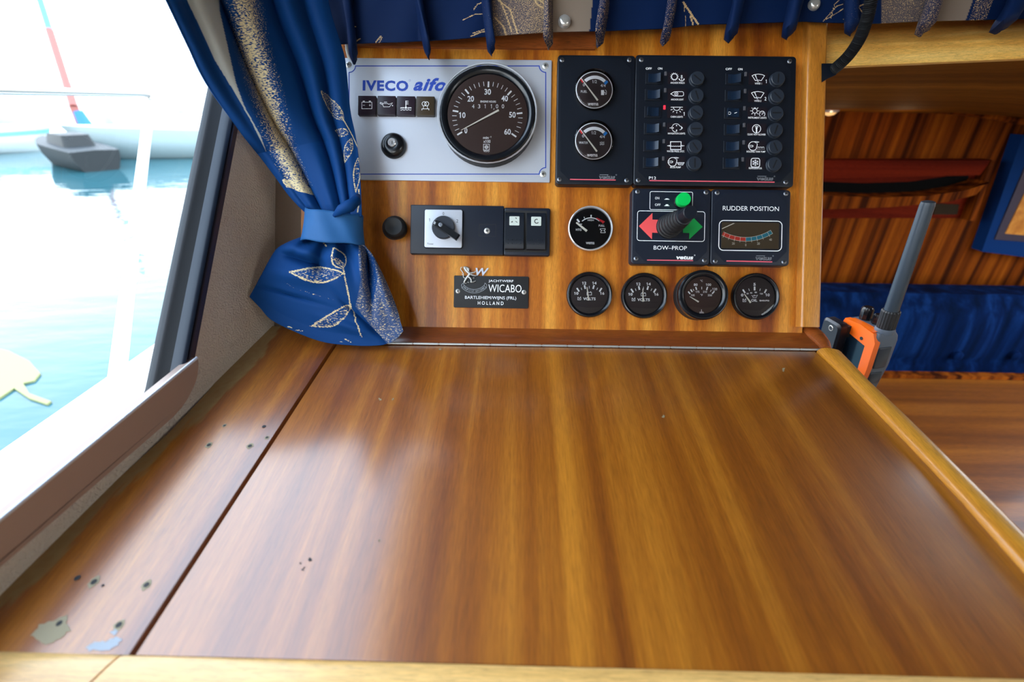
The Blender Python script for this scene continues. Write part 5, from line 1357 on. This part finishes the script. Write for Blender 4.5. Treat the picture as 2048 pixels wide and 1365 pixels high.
# flared lower drape
TOP = curve([(604, 476), (630, 484), (665, 488), (700, 489), (728, 487)], 200)
BOT = curve([(500, 594), (522, 617), (545, 641), (600, 668), (650, 685), (700, 691), (745, 692), (776, 688), (795, 677), (807, 662)], 200)
LS = curve([(604, 476), (578, 486), (557, 498), (545, 514), (524, 552), (500, 594)], 170)
RS = curve([(728, 487), (742, 508), (757, 536), (773, 570), (790, 612), (807, 662)], 170)
nu, nv = 200, 170; vs = []; PX = np.zeros((nv, nu)); PY = np.zeros((nv, nu))
def gb(x, y, cx, cy, sx_, sy_, an=0):
    ca, sa = math.cos(an), math.sin(an); u = ((x - cx) * ca + (y - cy) * sa) / sx_; v = (-(x - cx) * sa + (y - cy) * ca) / sy_
    return math.exp(-u * u - v * v)
for j in range(nv):
    v = j / (nv - 1)
    for i in range(nu):
        u = i / (nu - 1)
        p = TOP[i] * (1 - v) + BOT[i] * v + LS[j] * (1 - u) + RS[j] * u - (TOP[0] * (1 - u) * (1 - v) + TOP[-1] * u * (1 - v) + BOT[0] * (1 - u) * v + BOT[-1] * u * v)
        x, y = p.x, p.y
        z = 0.548 - 0.020 * math.sin(math.pi * min(1, v * 1.1)) * math.sin(math.pi * u) ** 0.7 + 0.004 * v
        h = 0.010 * gb(x, y, 600, 500, 30, 14, 0.2) - 0.011 * gb(x, y, 610, 522, 42, 9, 0.32) + 0.006 * gb(x, y, 590, 550, 60, 16, 0.2)
        h += 0.008 * gb(x, y, 665, 505, 14, 22, 0.3) - 0.007 * gb(x, y, 640, 530, 12, 14) - 0.010 * gb(x, y, 738, 556, 8, 60, -0.1) + 0.006 * gb(x, y, 722, 520, 9, 40)
        h += 0.006 * gb(x, y, 760, 560, 9, 70, -0.35) - 0.005 * gb(x, y, 728, 640, 70, 7, 0.75) + 0.004 * gb(x, y, 700, 655, 60, 9, 0.35) - 0.004 * gb(x, y, 580, 590, 60, 5, 0.28)
        h += 0.0035 * math.sin(u * 26) * (1 - v) ** 2
        h *= 1.35
        z -= h
        z = min(z, wall_depth(x, y) - 0.006)
        dq = (hit(x, y, DO + DN * 0.002, DN) - CAM).dot(CF)
        if dq > 0: z = min(z, dq - 0.0005)
        PX[j, i] = x; PY[j, i] = y; vs.append(tuple(cp(x, y, z) - cur_o))
mb = MB(); mb.add(vs, grid_faces(nu, nv)); lo_ = mb.build('lower_drape', 'curtain_blue', cur, smooth=180)
g_ = np.zeros((nv, nu)); q_ = np.zeros((nv, nu))
reg = inside(PX, PY, [(716, 488), (730, 488), (760, 530), (815, 660), (780, 695), (757, 670), (735, 640), (712, 612), (722, 560)]); g_[reg] = 0.43; q_[reg] = 0.10
reg2 = inside(PX, PY, [(733, 495), (748, 520), (756, 560), (748, 610), (735, 575), (728, 530)]); g_[reg2] = 0.36; q_[reg2] = 0.0
leaf(PX, PY, (686, 538), (668, 498), 13, g_, 0.12, 0.64, 1.6); 
g_[inside(PX, PY, [(662, 512), (676, 518), (690, 530), (686, 538), (672, 528)])] = 0.5
leaf(PX, PY, (686, 548), (582, 545), 14, g_, 0.44, 0.64, 1.8, bend=-0.04); leaf(PX, PY, (702, 610), (622, 652), 12, g_, 0.44, 0.64, 1.8, bend=-0.10)
g_[poly_d(PX, PY, [(686, 538), (694, 575), (702, 608), (712, 645), (724, 673)]) < 1.8] = 0.62
g_[poly_d(PX, PY, [(646, 488), (654, 494)]) < 1.8] = 0.6
g_[poly_d(PX, PY, [(565, 560), (590, 576), (640, 592), (672, 601)]) < 0.8] = 0.46
for a_, b_ in (((577, 653), (584, 656)), ((592, 660), (608, 663)), ((690, 678), (702, 684)), ((680, 684), (686, 685))): g_[poly_d(PX, PY, [a_, b_]) < 1.5] = 0.56
setattr_(lo_, 'gold', g_); setattr_(lo_, 'grey', q_)
s2 = lo_.modifiers.new('t', 'SOLIDIFY'); s2.thickness = 0.0014; s2.offset = -1

# white cable
mb = MB(); P_ = [cp(692, 60, 0.585), cp(693, 85, 0.588), cp(694, 100, 0.591), cp(697, 112, 0.594), cp(700, 119, 0.597)]
mb.tube(P_, 0.0021, 10); o = mb.build('white_cable', 'white_pipe'); tag(o, 'short white cable below the left end of the valance', 'cable')

# gooseneck
gr = empty('gooseneck', Matrix.Translation(cp(1655, 145, 0.59)), 'black ribbed flexible gooseneck arm bracketed to the corner post', 'lamp arm'); g0 = cp(1655, 145, 0.59)
G = curve([(1664, 141), (1678, 130), (1698, 110), (1717, 82), (1731, 48), (1740, 10), (1746, -40), (1752, -110), (1760, -190)], 200)
P_ = []; rs = []
for i, p in enumerate(G):
    t = i / 199; z = 0.584 - 0.10 * t; P_.append(cp(p.x, p.y, z) - g0); rs.append(0.0062 + 0.0007 * math.sin(i * 2 * math.pi / 4))
G2 = []; R2 = []
for i in range(0, 199):
    for f in (0, 0.25, 0.5, 0.75):
        G2.append(P_[i].lerp(P_[i + 1], f)); R2.append(0.0060 + 0.0009 * math.cos((i + f) * 2 * math.pi / 2.2))
mb = MB(); mb.tube(G2, R2, 12); mb.build('flexible_tube', 'rubber', gr, smooth=60)
mb = MB(); B_ = [(1643, 127), (1664, 127), (1678, 137), (1672, 150), (1656, 157), (1643, 165)]
mb.loft([[tuple(cp(x, y, 0.612) - g0) for x, y in B_][::-1], [tuple(cp(x, y, 0.578) - g0) for x, y in B_][::-1]]); mb.build('bracket', 'black_plastic', gr, smooth=20)

# ================================================================== RADIO
RY = Vector((-0.085, 0, 1)).normalized(); RX = cv(0.125, -0.465, -0.876); RX = (RX - RY * RX.dot(RY)).normalized(); RZ = RX.cross(RY).normalized()
RD = 0.655; rt = cp(1757, 671, RD)                           # top front-right corner
MR = Matrix((RX, RY, RZ)).transposed().to_4x4()
wd, dp, ht = 0.062, 0.034, 0.125
org = rt - RX * wd - RY * ht; MR.translation = org
rad = empty('handheld_radio', MR, 'orange and grey handheld marine radio with long black antenna beside the desk edge', 'radio')
mb = MB(); n = 0
def rl(y, w0, w1, d0, d1, r=0.005): # rounded section at height y
    return [(x, y, zz) for x, zz in reversed(rrect((w0 + w1) / 2, (d0 + d1) / 2, w1 - w0, d1 - d0, r, 4))]
mb.loft([rl(0, 0.008, 0.052, -0.030, -0.003), rl(0.02, 0.005, 0.057, -0.033, -0.002), rl(0.07, 0.001, 0.0615, -0.036, -0.001), rl(0.112, 0.0, wd, -0.036, -0.001), rl(0.120, 0.0, wd, -0.034, -0.001), rl(0.125, 0.003, wd - 0.002, -0.031, -0.003)])
mb.build('radio_body', 'radio_grey', rad, smooth=40)
# orange front shell: curved top and frame round the screen
mb = MB()
def shell(P, z0, z1): q = P if area(P) > 0 else P[::-1]; mb.prism(q, z0, z1)
shell([(0.0, 0.112), (0.012, 0.112), (0.018, 0.106), (0.0485, 0.101), (0.05, 0.0), (0.058, 0.0), (0.0635, 0.07), (wd + 0.0008, 0.112), (0.056, 0.1245), (0.03, 0.1275), (0.003, 0.1255), (-0.001, 0.115)], -0.006, 0.0022)
mb.build('orange_shell', 'orange', rad, smooth=40)
mb = MB(); mb.loft([[(x, 0.1262 - 0.0006 * k - 0.5 * abs(x - 0.03) ** 2 * 1.0, zz) for x in (0.006, 0.018, 0.03, 0.042, 0.054)] for k, zz in ((0, 0.002), (1, -0.010), (3, -0.018))], False, False, closed=False)
mb.build('orange_cap', 'orange', rad, smooth=80)
mb = MB(); shell([(0.004, 0.0), (0.0495, 0.0), (0.0478, 0.100), (0.018, 0.105), (0.004, 0.108)], -0.002, 0.0012); mb.build('screen', 'radio_screen', rad, smooth=20)
mb = MB(); mb.lathe(0.040, 0.109, [(0.0026, 0.001), (0.0026, 0.0028), (0, 0.0028)], 16); mb.build('microphone_hole', 'black_gloss', rad)
# side buttons on the +x face
for y0, y1 in ((0.068, 0.103), (0.040, 0.060)):
    mb = MB(); pr = rrect((y0 + y1) / 2, -0.018, y1 - y0, 0.020, 0.002, 3)
    xo = wd * 1.0 if y0 > 0.06 else 0.0605
    mb.loft([[(xo - 0.004, a_, b_) for a_, b_ in pr], [(xo + 0.0006, a_, b_) for a_, b_ in pr], [(xo + 0.0014, (y0 + y1) / 2 + (a_ - (y0 + y1) / 2) * 0.9, -0.018 + (b_ + 0.018) * 0.9) for a_, b_ in pr]]); mb.build('side_button', 'radio_dark', rad)
def vl(cx, cz, prof, n=24, flute=0):
    L_ = []
    for r_, y in prof:
        L_.append([(cx + r_ * (1 + flute * math.cos(i * math.pi)) * math.cos(-2 * math.pi * i / n), y, cz + r_ * (1 + flute * math.cos(i * math.pi)) * math.sin(-2 * math.pi * i / n)) for i in range(n)])
    q = MB(); q.loft(L_, True, True); return q
yt = 0.1255
q = vl(0.052, -0.018, [(0.012, yt - 0.003), (0.0125, yt + 0.002), (0.0115, yt + 0.005)]); q.build('antenna_socket', 'radio_grey', rad)
q = vl(0.052, -0.018, [(0.0098, yt + 0.004), (0.0112, yt + 0.006), (0.0112, yt + 0.030), (0.0100, yt + 0.032)], 40, 0.025); q.build('antenna_grip', 'rubber', rad, smooth=20)
q = vl(0.052, -0.018, [(0.0088, yt + 0.030), (0.0085, yt + 0.10), (0.0080, yt + 0.176), (0.0074, yt + 0.180), (0.005, yt + 0.181)], 28); an = q.build('antenna', 'antenna', rad)
q = vl(0.012, -0.022, [(0.0075, yt - 0.001), (0.008, yt + 0.004), (0.0078, yt + 0.016), (0.006, yt + 0.019)], 20, 0.06); q.build('channel_knob', 'black_gloss', rad, smooth=30)
q = vl(0.030, -0.024, [(0.0056, yt - 0.001), (0.006, yt + 0.003), (0.0056, yt + 0.013), (0.004, yt + 0.015)], 16, 0.07); q.build('volume_knob', 'black_gloss', rad, smooth=30)
# black belt clip plate standing off the front
mb = MB(); L_ = []
for zz, e in ((0.004, 0.0015), (0.006, 0), (0.018, 0), (0.021, 0.003)):
    L_.append([(x, y, zz) for x, y in rrect(0.000, 0.070, 0.036 - 2 * e, 0.102 - 2 * e, 0.007, 4)])
mb.loft(L_); cl = mb.build('belt_clip', 'black_plastic', rad, label='black clip plate standing in front of the screen')
mb = MB(); mb.lathe(0.002, 0.110, [(0.0045, 0.0212), (0.0036, 0.0216), (0.0030, 0.0205), (0, 0.0205)], 16); mb.build('clip_eyelet', 'steel', cl)
mb = MB(); mb.box((0.010, 0.100, -0.001), (0.018, 0.118, 0.008)); mb.build('clip_arm', 'black_matte', rad)

mb = MB(); mb.box((0.006, 0.004, -0.002), (0.062, 0.030, 0.130)); mb.build('holder', 'black_matte', rad, smooth=0)
# ================================================================== SALOON CONTENT
# settee
sy = 1.62
zt_ = hit(1850, 590, Vector((0, sy, 0)), BN).z
t = empty('settee', Matrix.Translation((1.4, sy, 0.0)), 'blue quilted settee in front of the lower cabin bulkhead', 'sofa')
ox = 1.4
nu, nv = 90, 30; vs = []
for j in range(nv):
    for i in range(nu):
        x = -1.0 + 2.4 * i / (nu - 1); v = j / (nv - 1); zz = zt_ - 0.62 * v
        tu = abs(math.sin(x * 14)) * abs(math.sin((zz) * 14 + 0.6)); y = -0.03 * tu ** 0.5 - 0.02 - 0.10 * v ** 2 + (0.05 * max(0, 1 - v * 8) ** 2)
        vs.append((x, y, zz))
for i in range(nu): vs.append((-1.0 + 2.4 * i / (nu - 1), 0.14, zt_ - 0.01))
fs = [tuple(reversed(f)) for f in grid_faces(nu, nv)]
for i in range(nu - 1): fs.append((i, nv * nu + i, nv * nu + i + 1, i + 1))
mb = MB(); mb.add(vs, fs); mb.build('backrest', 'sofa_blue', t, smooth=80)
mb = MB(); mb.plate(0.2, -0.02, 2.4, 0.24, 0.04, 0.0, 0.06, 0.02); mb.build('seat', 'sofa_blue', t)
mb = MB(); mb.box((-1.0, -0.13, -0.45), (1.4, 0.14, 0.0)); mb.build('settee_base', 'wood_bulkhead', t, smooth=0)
for x in (1915, 2030):
    p = hit(x, 712, Vector((0, sy - 0.06, 0)), BN); mb = MB(); q = p - Vector((1.4, sy, 0)); loops = [[(q.x + r_ * a_, q.y - d_, q.z + r_ * b_) for a_, b_ in circ(0, 0, 1, 14)] for r_, d_ in ((0.02, -0.01), (0.018, 0.006), (0.008, 0.011))]
    mb.loft(loops); mb.build('tuft_button', 'sofa_blue', t)
# table
ty_ = 1.42
zt2 = hit(1900, 750, Vector((0, ty_, 0)), BN).z
t = empty('cabin_table', Matrix.Translation((1.5, 0.98, -0.45)), 'varnished wooden table beyond the desk edge in the lower cabin', 'table')
hh = zt2 + 0.45
mb = MB(); mb.plate(0.05, 0.0, 2.1, (ty_ - 0.98) * 2, 0.03, hh - 0.03, hh, 0.006); mb.build('tabletop', 'wood_table', t)
mb = MB(); mb.box((-0.98, ty_ - 0.98 - 0.03, hh), (1.08, ty_ - 0.98, hh + 0.012)); mb.build('rear_edging', 'wood_bulkhead', t)
for dx in (-0.75, 0.85):
    mb = MB(); mb.box((dx - 0.04, -0.2, 0), (dx + 0.04, 0.2, hh - 0.03)); mb.build('leg', 'wood_bulkhead', t)
# recessed shelf in bulkhead
def bpz(px, py, d): p = bh(px, py, d); return p
p0 = bh(1500, 320, 0.02); pA = bh(1975, 320, 0.02); pB = bh(1932, 440, 0.02); pC = bh(1500, 440, 0.02)
t = empty('bulkhead_shelf', Matrix.Translation((0, Bz, 0)), 'dark red mahogany recessed shelf on the bulkhead behind the antenna', 'shelf')
def bx(name, P, d0, d1, m, par):
    mb = MB(); mb.loft([[(p.x, -d0, p.z) for p in P], [(p.x, -d1, p.z) for p in P]]); return mb.build(name, m, par, smooth=20)
Q = lambda *a: [bh(x, y, 0.04) for x, y in a]
bx('back_board', Q((1560, 440), (1934, 440), (1978, 320), (1560, 320)), 0.0, 0.012, 'wood_red', t)
bx('upper_rail', Q((1560, 358), (1955, 350), (1978, 320), (1560, 320)), 0.012, 0.05, 'wood_red', t)
S1 = [(1560, 368), (1650, 374), (1740, 377), (1830, 374), (1900, 364), (1948, 350)]
S2 = [(1948, 358), (1925, 384), (1870, 398), (1760, 408), (1650, 412), (1560, 412)]
bx('curved_shelf', Q(*([(x, y + 12) for x, y in S1] + S2))[::-1], 0.012, 0.10, 'wood_bulkhead', t)
bx('slot', Q(*([(x, y - 8) for x, y in S1] + [(x, y + 12) for x, y in S1][::-1]))[::-1], 0.012, 0.016, 'deep_black', t)
bx('end_strip', Q((1932, 440), (1944, 440), (1984, 320), (1976, 320)), 0.0, 0.055, 'wood_bulkhead', t)
bx('maker_tag', Q((1876, 432), (1924, 432), (1928, 412), (1880, 410)), 0.012, 0.018, 'tag_dull', t)
# blue-framed wooden panel
t = empty('framed_panel', Matrix.Translation((0, Bz, 0)), 'blue-bordered frame round a brown panel at the right edge of the bulkhead', 'picture frame')
Q = lambda *a: [bh(x, y, 0.06) for x, y in a]
bx('frame', Q((1968, 505), (2160, 530), (2200, 290), (2052, 270)), 0.0, 0.05, 'blue_trim', t)
bx('inner_edge', Q((1992, 480), (2140, 492), (2170, 318), (2068, 300)), 0.05, 0.055, 'frame_dark', t)
bx('panel', Q((2012, 468), (2130, 478), (2150, 340), (2078, 330)), 0.055, 0.058, 'wood_post', t)

# ================================================================== OUTSIDE
mb = MB(); gx = [-400, -0.78, 3.1, 300]; gy = [-300, -1.9, 2.0, 500]                # sea surface with the boat's own footprint left out
mb.add([(x, y, -0.3) for y in gy for x in gx], [(j * 4 + i, j * 4 + i + 1, j * 4 + i + 5, j * 4 + i + 4) for j in range(3) for i in range(3) if not (i == 1 and j == 1)])
wm = bpy.data.materials.new('water'); wm.use_nodes = True; n = wm.node_tree; b = n.nodes['Principled BSDF']
b.inputs['Base Color'].default_value = lin((34, 84, 92)); b.inputs['Roughness'].default_value = 0.04; b.inputs['IOR'].default_value = 1.33
t1 = n.nodes.new('ShaderNodeTexCoord'); mp = n.nodes.new('ShaderNodeMapping'); mp.inputs['Scale'].default_value = (1.2, 3.4, 1); ns = n.nodes.new('ShaderNodeTexNoise')
ns.inputs['Scale'].default_value = 1.2; ns.inputs['Detail'].default_value = 3
bp = n.nodes.new('ShaderNodeBump'); bp.inputs['Strength'].default_value = 0.5; bp.inputs['Distance'].default_value = 0.02
n.links.new(t1.outputs['Object'], mp.inputs[0]); n.links.new(mp.outputs[0], ns.inputs['Vector']); n.links.new(ns.outputs['Fac'], bp.inputs['Height']); n.links.new(bp.outputs[0], b.inputs['Normal'])
o = mb.build('harbour_water', wm, smooth=0); tag(o, 'teal harbour water', kind='structure')
WZ = -0.3; ZN = Vector((0, 0, 1))
def wat(px, py): return hit(px, py, Vector((0, 0, WZ)), ZN)
# side deck and rails of our own boat
GX = -0.75
def rx_(px, py): return hit(px, py, Vector((GX, 0, 0)), Vector((1, 0, 0)))
gz = rx_(0, 951).z
dk = MB(); dk.box((GX - 0.05, -1.5, gz - 0.5), (-0.52, 1.6, gz)); struct(dk, 'side_deck', 'white_gel', None, 'white side deck outside the window', smooth=0)
t = empty('side_railing', Matrix.Translation((GX, 0.5, gz)), 'white tubular guard rail outside the side window', 'railing'); t0 = Vector((GX, 0.5, gz))
mb = MB(); q0, q1 = rx_(0, 545), rx_(395, 418); dq = (q1 - q0)
mb.tube([q0 - dq * 1.2 - t0, q1 + dq * 1.5 - t0], 0.012, 12); mb.build('middle_rail', 'white_gel', t)
q0, q1 = rx_(0, 180), rx_(285, 187); dq = q1 - q0
mb = MB(); c_ = rx_(300, 200)
mb.tube([q0 - dq * 0.3 - t0, q0 - t0, q1 - t0, rx_(296, 190) - t0, c_ - t0, rx_(299, 215) - t0], 0.006, 12); mb.build('top_rail', 'steel', t)
q0, q1 = rx_(300, 205), rx_(228, 806)
mb = MB(); mb.tube([q0 - t0, q0.lerp(q1, 0.5) - t0, q1 - t0], [0.009, 0.011, 0.015], 14); mb.build('stanchion', 'white_gel', t)
mb = MB(); qq = q1 - t0; mb.lathe(qq.x, qq.y, [(0.03, 0.0), (0.03, 0.008), (0.018, 0.016)], 20, False, True); mb.build('stanchion_foot', 'white_gel', t)

def hull(name, label, p_bow, p_stern, beam_, hgt, m, stripe=None, cat='boat', deck='hull_white', extra=None, wm_=None):
    """a moulded hull afloat, bow at p_bow"""
    ax = (p_stern - p_bow); Ln = ax.length; ax.normalize(); sd_ = Vector((-ax.y, ax.x, 0))
    mw = Matrix((ax, sd_, Vector((0, 0, 1)))).transposed().to_4x4(); mw.translation = p_bow
    r = empty(name, mw, label, cat)
    loops = []; N = 16
    for i in range(N + 1):
        u = i / N; hb_ = beam_ / 2 * (min(1, (u / 0.45)) ** 0.6 if u < 0.45 else 1 - 0.15 * ((u - 0.45) / 0.55) ** 2) + 0.01; sh = hgt * (1.25 - 0.3 * u); x = u * Ln - (0.0)
        rake = (1 - u) ** 3 * 0.12 * Ln
        loops.append([(x + rake, 0, -0.15), (x + rake * 0.6, hb_ * 0.75, 0.02), (x, hb_ * 0.95, sh * 0.6), (x - rake * 0.3, hb_, sh), (x - rake * 0.3, 0, sh + 0.02), (x - rake * 0.3, -hb_, sh), (x, -hb_ * 0.95, sh * 0.6), (x + rake * 0.6, -hb_ * 0.75, 0.02)])
    mb = MB(); mb.loft(loops); h_ = mb.build('hull', m, r, smooth=60)
    if stripe:
        mb = MB()
        for s_ in (1, -1):
            L_ = []
            for i, l in enumerate(loops):
                a_, b_ = Vector(l[2]), Vector(l[3]); a_.y *= s_; b_.y *= s_
                p = a_.lerp(b_, 0.1) + Vector((0, 0.01 * s_, 0)); q = a_.lerp(b_, 0.5) + Vector((0, 0.01 * s_, 0)); L_.append([tuple(p), tuple(q)])
            mb.loft(L_, False, False, closed=False)
        mb.build('stripe', stripe, h_, smooth=0)
    mb = MB(); a_ = 0.32 * Ln; mb.loft([[(x, y * 1.0, hgt * 0.9) for x, y in rrect(0.55 * Ln, 0, 0.42 * Ln, beam_ * 0.6, 0.1)], [(x, y, hgt * 0.9 + hgt * 0.7) for x, y in rrect(0.57 * Ln, 0, 0.34 * Ln, beam_ * 0.5, 0.1)]]); mb.build('cabin', deck, r, smooth=30)
    if wm_:
        mb = MB(); mb.loft([[(x, y * 1.0, hgt * 1.15) for x, y in rrect(0.56 * Ln, 0, 0.40 * Ln, beam_ * 0.585, 0.1)], [(x, y, hgt * 1.35) for x, y in rrect(0.565 * Ln, 0, 0.375 * Ln, beam_ * 0.56, 0.1)]]); mb.build('cabin_window', wm_, r, smooth=30)
    return r
a_ = wat(165, 318); b_ = wat(520, 312)
hull('moored_boat', 'pale grey moored boat hull seen behind the stanchion', a_, b_ + Vector((1.0, 1.5, 0)), 2.2, 0.62, 'hull_grey')
a_ = wat(112, 300); b_ = wat(-260, 312)
hull('moored_boat', 'white moored boat with a cyan stripe at the left edge of the window', a_, b_, 2.0, 0.55, 'hull_white', 'cyan_stripe')
a_ = wat(108, 318); b_ = wat(205, 342)
hull('dinghy', 'dark low dinghy between the two nearer boats', a_, b_, 1.0, 0.42, 'hull_dark', deck='hull_dark')
for i, (xa, ya, xb, yb, hg, lb) in enumerate(((60, 252, -120, 250, 1.3, 'distant white boat near the mast foot, left of it'), (200, 250, 330, 247, 1.4, 'distant white boat right of the leaning mast'), (345, 225, 440, 222, 2.4, 'far white boat with dark windows near the window seal'))):
    hull('distant_boat', lb, wat(xa, ya), wat(xb, yb), 2.4, hg, 'hull_white', wm_='hull_grey')
# mast
m0 = wat(166, 262); m0.z = 0.6
d_ = (m0 - CAM).dot(CF)
m1 = cp(80, 0, d_); m2 = cp(42, -120, d_)
t = empty('mast', Matrix.Translation(m0), 'tall mast, blue above and rusty red below, rising over the far boats', 'mast')
mid = m0.lerp(m1, 0.72)
MB().tube([m0 - m0, mid - m0], 0.14, 12).build('lower_mast', 'mast_red', t)
MB().tube([mid - m0, m1 - m0, m2 - m0], 0.12, 12).build('upper_mast', 'mast_blue', t)
c_ = cp(166, 250, d_); MB().tube([c_ - m0 + Vector((0, 0, 0.5)), c_ - m0 + Vector((0.2, 0, -0.4))], [0.16, 0.3], 10).build('sail_cover', 'cover_blue', t)
MB().tube([Vector((0, 0, 0)), Vector((0, 0, -0.95))], 0.15, 12).build('mast_foot', 'mast_red', t)
# far bank
p0, p1 = wat(-700, 199), wat(520, 201)
mb = MB(); vs = []; N = 60
for i in range(N + 1):
    t_ = i / N; p = p0.lerp(p1, t_); h_ = 2.0 + 1.6 * noise.noise(Vector((t_ * 14, 0, 0))) + 0.9 * noise.noise(Vector((t_ * 50, 3, 0)))
    vs += [(p.x, p.y, WZ), (p.x, p.y + 0.0, WZ + max(0.8, h_)), (p.x - 6, p.y + 12, WZ + max(0.8, h_)), (p.x - 6, p.y + 12, WZ)]
fs = []
for i in range(N):
    for k in range(3): fs.append((i * 4 + k, i * 4 + k + 1, (i + 1) * 4 + k + 1, (i + 1) * 4 + k))
mb.add(vs, fs); o = mb.build('far_bank', 'shore', smooth=30); tag(o, 'washed-out far bank of the harbour', kind='structure')
# pale reflection on the water, laid as a flat coloured patch
out = []
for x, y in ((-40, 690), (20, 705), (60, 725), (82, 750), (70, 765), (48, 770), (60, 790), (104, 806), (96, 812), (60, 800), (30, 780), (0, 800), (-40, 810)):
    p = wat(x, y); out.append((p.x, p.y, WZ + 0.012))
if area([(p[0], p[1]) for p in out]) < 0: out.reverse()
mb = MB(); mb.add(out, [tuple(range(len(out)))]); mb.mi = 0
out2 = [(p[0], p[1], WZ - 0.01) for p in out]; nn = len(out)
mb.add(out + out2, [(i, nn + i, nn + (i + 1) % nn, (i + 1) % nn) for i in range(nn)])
o = mb.build('reflection_patch', 'reflection_pale', smooth=0); tag(o, 'pale yellow-green ragged patch on the water at lower left', 'patch')
